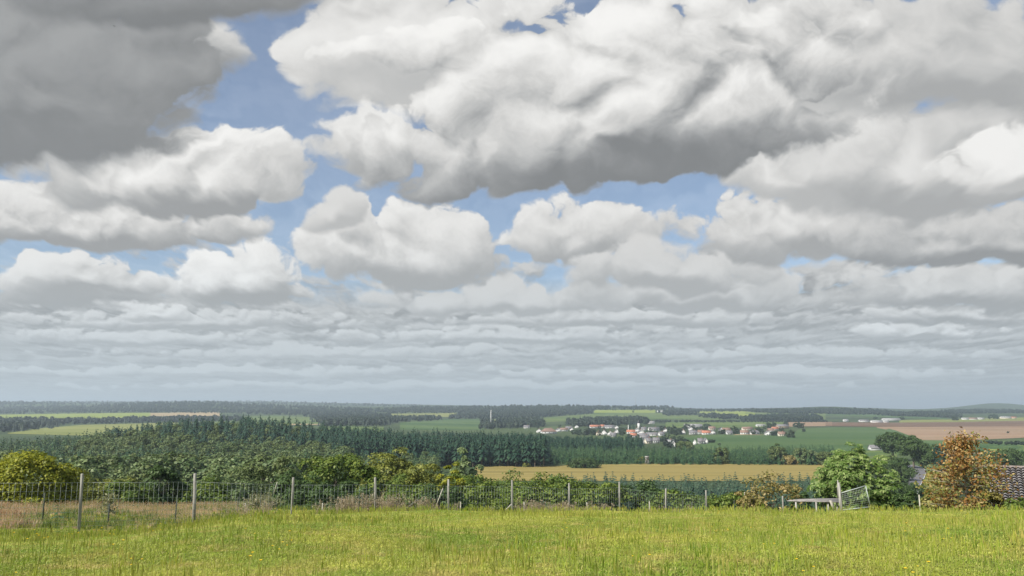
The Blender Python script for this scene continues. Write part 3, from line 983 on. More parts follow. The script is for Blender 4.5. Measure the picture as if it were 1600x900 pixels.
# ---- far woods: low trees by the thousand on the hills
def far_tree(seed, conifer):
    r_ = np.random.default_rng(seed)
    V, Fq = [], []
    if conifer:
        for t in range(4):
            n = len(V); zb = t / 4 * 14 + 1.5; R_ = 4.2 * (1 - t / 4.4)
            for k in range(7): V.append((R_ * r_.uniform(.7, 1.2) * math.cos(k * .8976), R_ * r_.uniform(.7, 1.2) * math.sin(k * .8976), zb + r_.uniform(-1, 1)))
            V.append((0, 0, zb + 6.5))
            Fq += [(n + k, n + (k + 1) % 7, n + 7) for k in range(7)]
    else:
        d = rnd_dirs(r_, 130)
        p = d * np.array([5.2, 5.2, 6.0]) * r_.uniform(.72, 1.05, 130)[:, None] + np.array([0, 0, 9.0])
        v, f = cards(r_, p, unit(d + rnd_dirs(r_, 130) * .3), 4.2, .9)
        V = v; Fq = np.concatenate([f[:, :3], f[:, [0, 2, 3]]])
    return new_mesh('far_tree', V, np.array(Fq), M['far_wood'])


FT_C = [far_tree(s, True) for s in range(3)]
FT_B = [far_tree(10 + s, False) for s in range(3)]


def far_wood(name, label, poly, n, conifer=.5, zmin=900.0, s=(.75, 1.15)):
    P = np.array(poly, float)
    out = []
    while len(out) < n:
        xs = rng.uniform(P[:, 0].min(), P[:, 0].max(), 400); ys = rng.uniform(P[:, 1].min(), P[:, 1].max(), 400)
        for a, b in zip(xs[inside(P, xs, ys)], ys[inside(P, xs, ys)]):
            X, Z = hit(a, b, zmin)
            out.append((X + rng.normal() * Z * .002, Z + rng.normal() * Z * .01))
            if len(out) >= n: break
    A = np.array(out)
    g = ground(A[:, 0], A[:, 1]) - .5
    k = int(round(conifer * 6))
    var = FT_C * 2 if k >= 6 else (FT_B * 2 if k == 0 else FT_C[:max(1, k // 2)] + FT_B)
    scatter(name, np.stack([A[:, 0], A[:, 1], g], 1), rng.uniform(s[0], s[1], n), rng.uniform(0, 6.28, n), var, label, 'wood')


far_wood('ridge_wood', 'long blue-grey forest along the left skyline ridge', [(-80, 637), (0, 636), (120, 636), (200, 632), (330, 631), (400, 634), (500, 637), (600, 642), (600, 646), (480, 650), (350, 646), (240, 645), (-80, 648)], 2600, .7)
far_wood('skyline_wood', 'palest farthest forest line on the left horizon', [(-80, 629), (150, 628), (400, 627), (550, 631), (660, 634), (660, 637), (400, 632), (-80, 634)], 900, .5)
far_wood('slope_wood', 'blue-green forest on the slope between the left meadows', [(480, 651), (560, 648), (620, 652), (590, 656), (690, 655), (690, 657), (620, 661), (600, 666), (505, 666)], 900, .6)
far_wood('dark_wood', 'dark blue wood between the two meadows at far left', [(-80, 660), (0, 658), (70, 658), (92, 664), (80, 669), (20, 676), (-80, 680)], 700, .7)
far_wood('wood_strip', 'thin line of trees between the two left meadows', [(85, 660), (200, 657), (330, 655), (380, 656), (380, 659), (250, 661), (120, 664)], 320, .2)
far_wood('hill_wood', 'dark green forest covering the middle skyline hill', [(600, 641), (660, 637), (760, 637), (870, 636), (960, 637), (1050, 637), (1050, 641), (925, 641), (925, 647), (850, 652), (760, 655), (700, 655), (730, 646), (600, 646)], 2600, .6)
far_wood('hollow_wood', 'dark wood in the hollow left of the village', [(752, 661), (790, 660), (848, 656), (850, 668), (752, 672)], 260, .8)
far_wood('village_wood', 'dark wood on the rise just behind the village', [(885, 664), (905, 659), (960, 656), (1000, 656), (1012, 660), (1010, 664), (900, 668)], 420, .6)
far_wood('farm_wood', 'brownish tree clump beside the farm on the middle hill', [(1032, 645), (1086, 644), (1088, 649), (1040, 650)], 130, .0)
far_wood('far_skyline_wood', 'thin wooded skyline to the right of the middle hill', [(1050, 642), (1180, 642), (1180, 643.5), (1050, 643.5)], 240, .3)
far_wood('pasture_hedge', 'loose line of bushes across the bright hill meadow', [(1095, 650), (1120, 650), (1160, 654), (1130, 656), (1095, 653)], 90, .0)
far_wood('spur_wood', 'dark blue wooded spur right of the bright meadow', [(1160, 657), (1180, 654), (1230, 651), (1265, 651), (1275, 656), (1275, 659), (1160, 659)], 420, .4)
far_wood('field_hedge', 'straight dark hedgerow along the far side of the village fields', [(1018, 659), (1290, 658.5), (1290, 660), (1018, 660.5)], 330, .0, s=(.28, .5))
far_wood('right_ridge_wood', 'forest along the right skyline ridge', [(1180, 643), (1260, 642.5), (1340, 642.5), (1385, 644.5), (1385, 648), (1330, 648), (1290, 647), (1180, 645)], 900, .3)
far_wood('tree_line', 'row of grey-green trees on the right horizon', [(1375, 647), (1490, 647), (1490, 654), (1440, 652), (1375, 650)], 420, .2)
far_wood('blue_hill_wood', 'blue forested hill at the far right horizon', [(1480, 643), (1540, 641.5), (1605, 644), (1605, 647), (1480, 647)], 420, .3, zmin=4000)
far_wood('field_hedge', 'dark hedgerow across the fields on the right', [(1540, 693), (1605, 693.5), (1605, 696), (1540, 695)], 60, .0, zmin=600, s=(.2, .34))
far_wood('plantation_edge', 'dark trees below the green field right of the village', [(1040, 694), (1075, 694), (1075, 701), (1040, 702)], 40, .2, zmin=700, s=(.35, .6))


# ================================================================== trees one can tell apart
def tree_at(name, label, cat, px, ptop, wpx, z, build, group=None, sink=.15, rz=0.0, top_=1.06):
    """stands at bearing px, z metres ahead; reaches up to the line of sight at ptop; wpx wide"""
    x, y, g = at(px, z)
    H = EYE + uv_of(px, ptop)[1] * z - g
    Rw = metres(wpx, z) / 2
    return place_tree(name, build(H * top_, Rw), label, cat, (x, y, g - sink), rz, 1.0, group)


tree_at('maple_tree', 'broad yellow-green tree at the left end of the fence', 'tree', 38, 712, 150, 62,
        lambda H, r: broadleaf(1, H, r * 1.05, .07, 190, 130, .24, M['maple'], M['bark'], .16, rc=(.16, .26), up=.6))
tree_at('oak_tree', 'round dark green tree, tallest behind the fence, left of the yellowish pair', 'tree', 525, 708, 100, 92,
        lambda H, r: broadleaf(2, H, r, .18, 80, 110, .34, M['oak'], M['bark'], .24, rc=(.2, .32)))
tree_at('oak_tree', 'spreading yellow-green tree behind the fence between the oak and olive tree', 'tree', 612, 713, 106, 90,
        lambda H, r: broadleaf(3, H, r, .15, 84, 110, .32, M['olive'], M['bark'], .24, rc=(.18, .3), up=.55))
tree_at('oak_tree', 'low dark green tree in front of the spreading yellow-green tree', 'tree', 572, 726, 52, 80,
        lambda H, r: broadleaf(4, H, r, .12, 50, 100, .3, M['oak'], M['bark'], .18, rc=(.22, .34)))
tree_at('olive_tree', 'olive-green ragged tree right of the spreading yellow-green tree', 'tree', 664, 721, 74, 86,
        lambda H, r: broadleaf(5, H, r, .12, 60, 90, .32, M['olive'], M['bark'], .18, rc=(.2, .32)))
tree_at('olive_tree', 'small yellow-tipped tree behind the tallest middle post of the fence', 'tree', 702, 727, 46, 78,
        lambda H, r: broadleaf(6, H, r, .05, 46, 90, .28, M['maple'], M['bark'], .14, rc=(.2, .34), up=.6))
tree_at('round_tree', 'rounded olive-grey tree at the left tip of the stubble field', 'tree', 730, 708, 44, 170,
        lambda H, r: broadleaf(7, H, r, .08, 60, 90, .6, M['broad_grey'], M['bark'], .3, rc=(.22, .34)))
tree_at('thicket_tree', 'dark round-topped tree with thin pale stems behind the left fence', 'tree', 252, 731, 62, 76,
        lambda H, r: broadleaf(8, H, r, .38, 60, 100, .26, M['dark_bush'], M['pale_bark'], .09, rc=(.2, .3), n_limb=16))
for i, (p_, t_, w_, z_, mk, lb) in enumerate([
        (150, 752, 66, 70, 'olive', 'olive bush just right of the leftmost tall post'),
        (200, 758, 44, 68, 'bush', 'green bush between the olive bush and the stemmy dark tree'),
        (318, 752, 60, 84, 'oak', 'dark bush right of the second tall post'),
        (352, 742, 52, 100, 'broad_grey', 'grey-green rounded tree behind the fence, left of the pale willow'),
        (412, 722, 66, 112, 'broad', 'green tree rising behind the pale willow bush'),
        (462, 742, 50, 84, 'dark_bush', 'dark tree directly behind the third tall post'),
        (640, 752, 60, 72, 'bush', 'green bush under the spreading yellow-green tree'),
        (548, 758, 56, 72, 'dark_bush', 'dark bush under the tallest round tree'),
        (735, 750, 60, 88, 'oak', 'dark green bush right of the small yellow-tipped tree'),
        (490, 762, 46, 70, 'dark_bush', 'low dark bush left of the tallest round tree'),
        (785, 748, 66, 104, 'bush', 'green bushy tree behind the sixth tall post'),
        (832, 752, 72, 100, 'oak', 'broad green bush between the sixth and seventh tall posts'),
        (884, 750, 62, 108, 'bush', 'yellowish green bush behind the seventh tall post'),
        (930, 758, 66, 100, 'oak', 'green bush between the seventh and eighth tall posts'),
        (985, 762, 60, 102, 'dark_bush', 'dark bush behind the eighth tall post'),
        (1045, 768, 60, 100, 'oak', 'low green bush behind the ninth tall post'),
        (1100, 774, 56, 98, 'bush', 'low green bush behind the last tall post'),
        (690, 764, 50, 70, 'dark_bush', 'low dark bush behind the fifth tall post'),
        (760, 768, 50, 74, 'oak', 'low dark green bush left of the sixth tall post'),
        (1145, 772, 40, 90, 'oak', 'small green bush between the last tall post and the russet bush')]):
    tree_at('bush', lb, 'bush', p_, t_, w_ * 1.55, z_,
            lambda H, r, i=i, mk=mk: broadleaf(100 + i, H, r, .0, 84, 90, .28 * (z_ / 80), M[mk], M['bark'], .08, rc=(.2, .34), up=.5))

# the chestnut, the rusty tree and the bushes about them
def chestnut(H, r):
    rng = np.random.default_rng(5)
    p, nrm, c, d = crown_points(rng, H, r * 1.06, .07, 200, 13, rc=(.16, .26), up=.55, lumpy=.35)
    V, Fq = [], []; n = 0
    nrm = unit(nrm * .6 + np.array([-.15, -.25, .55]))
    for q, nn in zip(p, nrm):
        e1 = np.cross(nn, rng.normal(size=3)); e1 /= np.linalg.norm(e1); e2 = np.cross(nn, e1)
        s = rng.uniform(.22, .36)
        for k in range(6):
            a = (k - 2.5) * .78 + rng.normal() * .08
            dr = math.cos(a) * e1 + math.sin(a) * e2
            sd = np.cross(nn, dr)
            L = s * (1.0 if 0 < k < 5 else .7)
            tipp = q + dr * L - nn * L * .30
            mid = q + dr * L * .6
            V += [q, mid - sd * L * .19 - nn * .02, tipp, mid + sd * L * .19 - nn * .02]
            Fq.append((n, n + 1, n + 2, n + 3)); n += 4
    return new_mesh('crown', V, np.array(Fq), M['chestnut']), limbs(rng, H, .15, c, .13, 9).mesh('trunk', M['bark'], smooth=True)


tree_at('chestnut_tree', 'full green chestnut tree with big drooping leaves beside the metal gate', 'tree', 1336, 697, 114, 60, chestnut, top_=1.02)


def rusty(H, r):
    rng = np.random.default_rng(9)
    m = MB()
    lean = np.array([.02, .05, 1.0])
    stem = [np.array([.0, 0, -.2]), np.array([.05, .02, H * .2]), np.array([.02, 0, H * .42]), np.array([.10, .05, H * .7]), np.array([.05, 0, H * .98])]
    m.tube(stem, [.10, .085, .06, .035, .008], 7)
    P, D = [], []
    for i in range(96):
        t = rng.uniform(.08, .9) ** .85
        j = min(3, int(t * 4)); b = stem[j] + (stem[j + 1] - stem[j]) * (t * 4 - j)
        az = rng.uniform(0, 6.283)
        reach = r * (1.08 if t < .58 else 1.08 - 2.2 * (t - .58)) * rng.uniform(.55, 1.05)
        e = b + np.array([math.cos(az) * reach, math.sin(az) * reach, H * rng.uniform(.02, .17)])
        if e[0] > r * .2 and t > .5: e[2] -= H * .05
        mid = (b + e) / 2 + np.array([0, 0, H * .02])
        m.tube([b, mid, e], [.028, .018, .006], 4)
        for k in range(58):
            s = rng.uniform(.25, 1.08)
            q = b + (e - b) * s + rng.normal(size=3) * .21
            P.append(q)
    for k in range(170): P.append(stem[4] * rng.uniform(.80, 1.0) + rng.normal(size=3) * np.array([.14, .14, .1]))
    for k in range(620): P.append(np.array([rng.normal() * r * .45, rng.normal() * r * .4, abs(rng.normal()) * H * .10 + .15]))
    P = np.array(P)
    nrm = unit(rnd_dirs(rng, len(P)) + np.array([-.1, -.3, .5]))
    v, f = cards(rng, P, nrm, .185, .62)
    fm = (rng.random(len(P)) < np.clip(.80 - P[:, 2] / H * .70 + .25 * np.sin(P[:, 0] * 2.1), 0.08, .85)).astype(int)
    return new_mesh('crown', v, f, [M['rust'], M['rust_green']], fm), m.mesh('trunk', M['pale_bark'], smooth=True)


tree_at('rowan_tree', 'loose rust-orange tree with slender pale trunk before the tiled roof', 'tree', 1508, 674, 122, 50, rusty, top_=1.0)
for i, (p_, t_, w_, z_, mk, lb, sz) in enumerate([
        (1205, 747, 92, 56, 'apple', 'russet and olive fruit bush left of the low board shelter', .2),
        (1170, 764, 40, 54, 'apple', 'small russet bush at the left edge of the fruit bush', .18),
        (1250, 766, 30, 62, 'dark_bush', 'dark shrub between the russet fruit bush and the chestnut tree', .2),
        (1454, 767, 36, 58, 'bush', 'yellow-green bush in front of the road, left of the rust-orange tree', .2),
        (1412, 768, 36, 56, 'dark_bush', 'dark green shrub right of the chestnut tree', .2),
        (1462, 768, 40, 53, 'rust_green', 'bronze-green shrub at the left foot of the rust-orange tree', .18),
        (1545, 768, 40, 49, 'rust_green', 'olive shrub at the right foot of the rust-orange tree', .18),
        (1588, 778, 34, 47, 'bush', 'low yellow-green weeds bush in front of the tiled roof', .15),
        (1385, 770, 36, 62, 'dark_bush', 'dark shrub under the right side of the chestnut tree', .2)]):
    tree_at('bush', lb, 'bush', p_, t_, w_, z_,
            lambda H, r, i=i, mk=mk, sz=sz: broadleaf(200 + i, H, r, .0, 50, 60, sz, M[mk], M['bark'], .05, rc=(.2, .36), up=.5))


def willow(H, r):
    rng = np.random.default_rng(3)
    m = MB(); P, A = [], []
    for i in range(46):
        az = rng.uniform(0, 6.28); rr = rng.uniform(.2, 1) * r
        e = np.array([math.cos(az) * rr, math.sin(az) * rr, H * rng.uniform(.55, 1.05) * (1 - .35 * rr / r)])
        mid = e * .5 + np.array([0, 0, H * .1])
        m.tube([(0, 0, -.1), mid, e], [.015, .01, .004], 4)
        for k in range(26):
            s = rng.uniform(.3, 1.02); q = mid * 2 * s * (1 - s) + e * s * s + rng.normal(size=3) * .05
            P.append(q); A.append(e / np.linalg.norm(e) + rng.normal(size=3) * .5)
    P = np.array(P); A = unit(np.array(A))
    v, f = cards(rng, P, unit(rnd_dirs(rng, len(P)) + np.array([0, -.4, .4])), .15, .3, along=A)
    return new_mesh('crown', v, f, M['willow']), m.mesh('trunk', M['pale_bark'])


tree_at('willow_bush', 'pale feathery willow bush just behind the fence left of third tall post', 'bush', 408, 764, 78, 44, willow)


def sapling(H, r):
    rng = np.random.default_rng(4)
    m = MB(); m.tube([(0, 0, -.1), (.01, 0, H * .5), (0, 0, H)], [.02, .015, .004], 5)
    P = np.array([[rng.normal() * r * .45, rng.normal() * r * .45, H * rng.uniform(.38, 1.02)] for _ in range(340)])
    v, f = cards(rng, P, unit(rnd_dirs(rng, 340) + np.array([0, -.3, .3])), .13, .5)
    return new_mesh('crown', v, f, M['willow']), m.mesh('trunk', M['bark'])


tree_at('sapling', 'small yellow-green sapling on a bare stem in the tan grass', 'sapling', 172, 770, 26, 36, sapling)
x_, y_, g_ = at(93, 33)
tag(put('young_spruce', spruce(77, .82, .55, M['young_spruce'], 6, .05, .12, 6, .35), None, (x_, y_, g_ - .02)), 'tiny bare spruce seedling in the tan grass left of the tallest post', 'spruce')

# trees by the road and in the fields
def road_tree(px, base, top, w, seed, label, mk='dark_bush', low=.33, name='road_tree'):
    X, Z = hit(px, base, 300)
    g = float(ground(X, Z))
    H = EYE + uv_of(px, top)[1] * Z - g
    place_tree(name, broadleaf(seed, H, metres(w, Z) / 2, low, 70, 90, Z * .0020, M[mk], M['bark'], H * .028, rc=(.2, .32), lumpy=.6), label, 'tree', (X, Z, g - .3))


road_tree(1396, 720, 675, 42, 301, 'dark round-crowned tree left of the pair standing by the road', 'dark_bush')
road_tree(1428, 733, 681, 44, 302, 'dark full tree with twin trunks at the bend of the road', 'dark_bush', .36)
road_tree(1462, 734, 695, 46, 303, 'lower dark tree behind the rust-orange tree by the road', 'dark_bush', .06)
road_tree(1485, 738, 694, 40, 304, 'blackish tree half hidden behind the rust-orange tree', 'old_spruce', .05)
road_tree(1575, 736, 703, 50, 305, 'dark bush standing behind the ridge of the tiled roof', 'dark_bush', .0, 'bush')
road_tree(1405, 752, 716, 40, 306, 'large dark bush on the left bank of the road', 'dark_bush', .0, 'bush')
road_tree(1384, 748, 712, 40, 307, 'dark bush between the chestnut tree and the road bank', 'broad', .0, 'bush')
road_tree(1402, 772, 742, 34, 308, 'dark bush below the near end of the road', 'dark_bush', .0, 'bush')
road_tree(1430, 784, 754, 40, 309, 'green bush hiding the foot of the road', 'dark_bush', .0, 'bush')
road_tree(1462, 737, 726, 24, 311, 'pale low scrub on the right side of the road bend', 'broad_grey', .0, 'bush')
road_tree(913, 731, 718, 42, 310, 'dark rounded thicket at the far edge of the stubble field', 'dark_bush', .0, 'bush')
road_tree(823, 730, 723, 11, 312, 'small green bush at the left edge of the stubble field', 'olive', .0, 'bush')
for i, (p_, b_, t_, w_, mk, lb) in enumerate([
        (1216, 725, 695, 26, 'broad', 'tall rounded green tree near the right end of the young plantation'),
        (1127, 725, 700, 22, 'broad', 'brownish rounded tree in the middle of the young plantation'),
        (1250, 726, 699, 20, 'broad_grey', 'brownish tree at the right end of the young plantation'),
        (1236, 726, 712, 24, 'apple', 'low russet bush at the right end of the young plantation'),
        (1268, 726, 703, 22, 'broad_grey', 'grey-green tree right of the russet bush'),
        (1288, 727, 706, 20, 'broad', 'green tree left of the chestnut tree at the field end'),
        (1002, 724, 714, 16, 'olive', 'olive bush just left of the hunting stand'),
        (1070, 704, 690, 24, 'broad', 'dark rounded tree at the left tip of the green field'),
        (858, 704, 690, 22, 'dark_bush', 'dark tree at the right end of the tall spruce block')]):
    road_tree(p_, b_, t_, w_, 330 + i, lb, mk, .04, 'field_tree')
FIELD_TREES = [
    (1245, 669, 660, 12, 'dark round tree at the left of the pair beyond the village barns'), (1252, 669, 661, 11, 'dark round tree at the right of the pair beyond the village barns'),
    (1256, 675, 670, 6, 'small lone tree in the green field below the dark pair'), (1235, 684, 672, 14, 'dark round tree closing the right end of the village'),
    (1148, 678, 667, 12, 'dark round tree in the middle of the right-hand village row'), (1186, 677, 669, 13, 'dark tree between the white houses of the right-hand row'),
    (1206, 669, 662, 16, 'dark tree left of the long grey barn'), (1228, 664, 659, 8, 'tree standing above the long grey barn'),
    (1210, 681, 674, 12, 'dark tree beside the beige house at the village end'), (1128, 678, 671, 10, 'tree left of the dark round tree in the right-hand row'),
    (1074, 671, 663, 10, 'tree left of the long pale barn'), (1083, 671, 664, 7, 'tree in front of the long pale barn'), (1106, 669, 663, 14, 'tree group right of the long pale barn'),
    (1060, 679, 670, 12, 'tree between the two halves of the village'), (1050, 677, 667, 14, 'green tree right of the white houses in mid village'), (1035, 672, 666, 10, 'tree above the white houses in mid village'),
    (900, 679, 672, 14, 'dark tree below the white cottages on the left'), (912, 680, 671, 18, 'dark tree group left of the orange roof'), (926, 680, 672, 12, 'tree in front of the red-orange roof'),
    (972, 681, 669, 11, 'dark tree right of the gabled houses'), (984, 672, 657, 7, 'tall dark conifer beside the pale tower'), (990, 672, 659, 7, 'second tall dark conifer beside the pale tower'),
    (850, 667, 655, 6, 'dark upright tree behind the big farmhouse'), (838, 669, 656, 10, 'dark tree left of the big farmhouse'), (830, 668, 659, 9, 'dark tree above the leftmost cottage'),
    (1112, 692, 687, 10, 'low tree beside the houses at the green field edge'), (1124, 696, 693, 4, 'tiny lone tree in the green field'),
    (1036, 690, 684, 14, 'tree beside the lower grey houses'), (1000, 691, 684, 8, 'tree among the lower houses'), (1064, 690, 682, 12, 'tree at the foot of the village'),
    (1575, 677, 674, 4, 'tiny lone bush in the bare brown field'), (989, 645, 640, 3, 'tiny lone tree on the bright green hill meadow'),
    (1492, 657, 651, 9, 'tree left of the far right farm'), (1548, 655, 648, 7, 'dark tree between the farm sheds on the right'), (1556, 655, 648, 8, 'dark tree right of the far farm sheds'),
    (1410, 656, 651, 7, 'tree beside the far grey barn'), (1368, 655, 651, 6, 'tree behind the far white farm')]
for i, (p_, b_, t_, w_, lb) in enumerate(FIELD_TREES):
    X, Z = hit(p_, b_, 600)
    H = max(3.0, metres(b_ - t_, Z) * 1.0); Rw = metres(w_, Z) / 2
    if 'conifer' in lb:
        o = put('village_tree', spruce(400 + i, H, Rw, M['old_spruce'], 12, .05, .4, 8), None, (X, Z, float(ground(X, Z)) - .2))
    else:
        o = put('village_tree', leafy(400 + i, H, Rw, .05, 26, 26, max(.6, Rw * .28), M['village_tree'], r0=H * .02), None, (X, Z, float(ground(X, Z)) - .2))
    tag(o, lb, 'tree', 'trees about the village and farms')

gr = np.random.default_rng(21)
ng = 0
while ng < 64:
    px, py = gr.uniform(836, 1225), gr.uniform(667, 697)
    if not ((836 < px < 1062 and py < 670 + (px - 836) * .125) or (1062 < px < 1225 and 670 < py < 681)): continue
    X, Z = hit(px, py, 600); H = gr.uniform(5, 9.5)
    o = put('garden_tree', leafy(500 + ng % 6, 8, 3.4, .05, 24, 24, .95, M['village_tree'], r0=.15) if ng < 6 else bpy.data.objects['garden_tree' if ng % 6 == 0 else 'garden_tree.%03d' % (ng % 6)].data,
            None, (X, Z + 6, float(ground(X, Z + 6)) - .2), gr.uniform(0, 6.28), H / 8)
    tag(o, 'small dark garden tree among the houses of the village', 'tree', 'garden trees of the village')
    ng += 1

# ================================================================== fence
def post_place(k):
    u = (-673 + 134.9 * k) / FPX / 1.029; c = 1 + .0873 * k
    Z0 = 28.9
    x, y = Z0 * u, Z0 * c
    return np.array([x, y, float(ground(x, y))])


def build_fence():
    t = thing('wire_fence', 'tall wire mesh game fence on weathered wooden posts along meadow edge', 'fence', tuple(post_place(0)))
    o = post_place(0)
    tops = [(740, 127), (740, 299.5), (746, 453), (746, 582.5), (749, 696), (750, 801), (755, 888), (753, 970), (763, 1040), (766, 1103)]
    ks = list(range(-1, 10))
    H = {}
    for k in ks:
        p = post_place(k)
        if k >= 0:
            tz = EYE + uv_of(tops[k][1], tops[k][0])[1] * p[1]
        else: tz = p[2] + 2.05
        H[k] = tz
        m = MB()
        rr = .062 if k in (1,) else .052
        rg = np.random.default_rng(k + 5)
        lx, ly = rg.normal() * .03, rg.normal() * .03
        if k == 1: lx = -.09
        q = p - o
        m.tube([q + (0, 0, -.5), q + (lx * .5, ly * .5, (tz - p[2]) * .5), q + (lx, ly, tz - p[2] - .02), q + (lx, ly, tz - p[2])], [rr * 1.02, rr, rr * .96, rr * .8], 10)
        m.build('post', M['old_wood'], t, smooth=False)
    # knotted wire: level wires closer together near the ground, uprights every 17 cm
    w = MB()
    levels = [.08, .22, .37, .53, .70, .90, 1.14, 1.42, 1.70]
    for a in ks[:-1]:
        pa, pb = post_place(a) - o, post_place(a + 1) - o
        ha = (H[a] - post_place(a)[2]); hb = (H[a + 1] - post_place(a + 1)[2])
        off = np.array([-.05, -.075, 0])
        sa, sb = min(1.0, ha / 2.05), min(1.0, hb / 2.05)
        for L in levels:
            A = pa + (0, 0, ha - (1.78 - L) * 1.0 - .22); B = pb + (0, 0, hb - (1.78 - L) - .22)
            w.tube([A + off, (A + B) / 2 + off + (0, 0, -.012), B + off], .0032 if L < 1.6 else .0042, 4)
        n = int(np.linalg.norm(pb - pa) / .17)
        for i in range(n):
            s = (i + .5) / n
            b = pa + (pb - pa) * s + off
            hh = ha + (hb - ha) * s
            w.tube([b + (0, 0, hh - 1.92), b + (0, 0, hh - .30)], .0032, 4)
    w.build('wire_mesh', M['wire'], t)


build_fence()
# short stakes of an old second line behind it
for i, (p_, t_, b_, z_, mk, lb, lean, r) in enumerate([
        (71, 770, 810, 35, 'stake', 'short dark steel stake left of the tallest fence post', 0, .03),
        (173, 787, 812, 33, 'stake', 'short brown stake under the sapling in tan grass', 0, .035),
        (277, 774, 810, 35, 'stake', 'short dark steel stake left of the leaning second post', .02, .03),
        (373, 776, 803, 40, 'stake', 'thin dark stake between the second and third tall posts', 0, .025),
        (385, 786, 803, 41, 'pale_stake', 'short pale stake at the left side of the willow bush', 0, .03),
        (505, 786, 806, 42, 'pale_stake', 'short pale stake between the third and fourth tall posts', 0, .035),
        (561, 775, 806, 43, 'stake', 'thin dark green stake left of the fourth tall post', 0, .025),
        (720, 784, 806, 46, 'pale_stake', 'short pale stake right of the fifth tall post', 0, .04),
        (819, 784, 808, 49, 'pale_stake', 'short pale stake just right of the sixth tall post', 0, .04),
        (822, 781, 808, 50, 'stake', 'thin dark stake touching the pale stake by the sixth tall post', 0, .022),
        (904, 782, 808, 51, 'stake', 'thin dark stake just right of the seventh tall post', 0, .025),
        (920, 785, 808, 51, 'pale_stake', 'leaning pale stake between the seventh and eighth tall posts', -.12, .04),
        (982, 784, 808, 53, 'stake', 'thin dark stake just right of the eighth tall post', 0, .025),
        (1014, 783, 808, 53, 'pale_stake', 'short pale stake left of the ninth tall post', 0, .04),
        (1066, 782, 808, 54, 'stake', 'thin dark stake right of the ninth tall post', 0, .03),
        (1080, 784, 808, 54, 'stake', 'short brown stake left of the last tall post', 0, .03),
        (1146, 782, 808, 54, 'stake', 'thin grey stake right of the last tall post', 0, .03),
        (1163, 769, 806, 54, 'pale_stake', 'grey stake at the left edge of the russet fruit bush', 0, .05),
        (1175, 774, 806, 54, 'stake', 'dark stake in front of the russet fruit bush', .03, .03),
        (1222, 775, 800, 50, 'old_wood', 'weathered post left of the low board shelter', 0, .05),
        (1435, 773, 800, 49, 'pale_stake', 'pale thin stake standing before the yellow-green bush', 0, .04)]):
    x, y, g = at(p_, z_)
    zt = EYE + uv_of(p_, t_)[1] * z_
    m = MB(); h = zt - g
    m.tube([(0, 0, -.3), (lean * h * .5, 0, h * .5), (lean * h, 0, h)], [r, r * .95, r * .8], 7)
    tag(m.build('stake', M[mk], None, loc=(x, y, g)), lb, 'stake', 'short stakes along the fence')
# slanting braces
def brace(label, pa, pb, z, r, mk):
    A = np.array(at(pa[0], z)); B = np.array(at(pb[0], z))
    A[2] = EYE + uv_of(*pa)[1] * z; B[2] = EYE + uv_of(*pb)[1] * z
    m = MB(); m.tube([(0, 0, 0), (B - A) * .5, B - A], r, 7)
    tag(m.build('fence_brace', M[mk], None, loc=tuple(A)), label, 'brace', 'slanting braces at the fence')


brace('dark green strut slanting up rightwards left of the fifth tall post', (630, 800), (652, 781), 40, .04, 'stake')
brace('dark green strut slanting down rightwards left of the fifth tall post', (652, 781), (671, 800), 40.2, .03, 'stake')
brace('pale thin pole leaning against the fence beside the fifth tall post', (681, 793), (692, 763), 43, .025, 'pale_stake')
brace('pale thin pole leaning behind the pale willow bush', (428, 772), (433, 753), 44, .02, 'pale_stake')
brace('thin pale pole slanting right of the fifth tall post', (790, 797), (800, 787), 44, .03, 'pale_stake')

# ================================================================== board shelter and gate
def build_shelter():
    z = 50.5
    P = lambda px, py, zz: np.array([uv_of(px, 775)[0] * zz, zz, EYE + uv_of(px, py)[1] * zz])
    o = np.array(at(1270, z))
    t = thing('board_shelter', 'low shelter of weathered grey boards lying on short posts', 'shelter', tuple(o))
    a, b, c, d = P(1229, 782.0, z), P(1311, 784.2, z - .6), P(1311, 778.5, z + 1.5), P(1248, 780.0, z + 1.6)
    for i in range(6):
        s0, s1 = i / 6, (i + .94) / 6
        q = [a + (d - a) * s0, b + (c - b) * s0, b + (c - b) * s1, a + (d - a) * s1]
        m = MB()
        v = [p - o for p in q] + [p - o - (0, 0, .05) for p in q]
        rg = (.015 * (i % 2))
        v = [p + (0, 0, rg) for p in v]
        m.add(v, [(0, 1, 2, 3), (7, 6, 5, 4), (0, 4, 5, 1), (1, 5, 6, 2), (2, 6, 7, 3), (3, 7, 4, 0)])
        m.build('board', M['boards'], t)
    for px in (1243, 1274.5, 1293, 1307):
        q = P(px, 783.5, z - .35); g = float(ground(q[0], q[1]))
        m = MB(); m.tube([(q[0] - o[0], q[1] - o[1], g - .3 - o[2]), tuple(q - o + (0, 0, -.04))], .05, 7)
        m.build('leg', M['old_wood'], t)
    for px, yy in ((1255, 1.4), (1285, 1.4)):
        q = P(px, 780.5, z + yy); g = float(ground(q[0], q[1]))
        m = MB(); m.tube([(q[0] - o[0], q[1] - o[1], g - .3 - o[2]), tuple(q - o + (0, 0, -.06))], .05, 7)
        m.build('leg', M['old_wood'], t)
    m = MB(); A, B = P(1297, 782, z - .9), P(1301.5, 797, z - 1.1)
    dirn = (B - A)
    m.add([A - o + (-.06, 0, 0), A - o + (.10, 0, 0), B - o + (.10, 0, 0), B - o + (-.06, 0, 0), A - o + (-.06, .03, 0), A - o + (.10, .03, 0), B - o + (.10, .03, 0), B - o + (-.06, .03, 0)],
          [(0, 1, 2, 3), (7, 6, 5, 4), (0, 4, 5, 1), (1, 5, 6, 2), (2, 6, 7, 3), (3, 7, 4, 0)])
    tag(m.build('plank', M['pale_stake'], None, loc=tuple(o)), 'short whitish plank leaning at the right end of the board shelter', 'plank')


build_shelter()


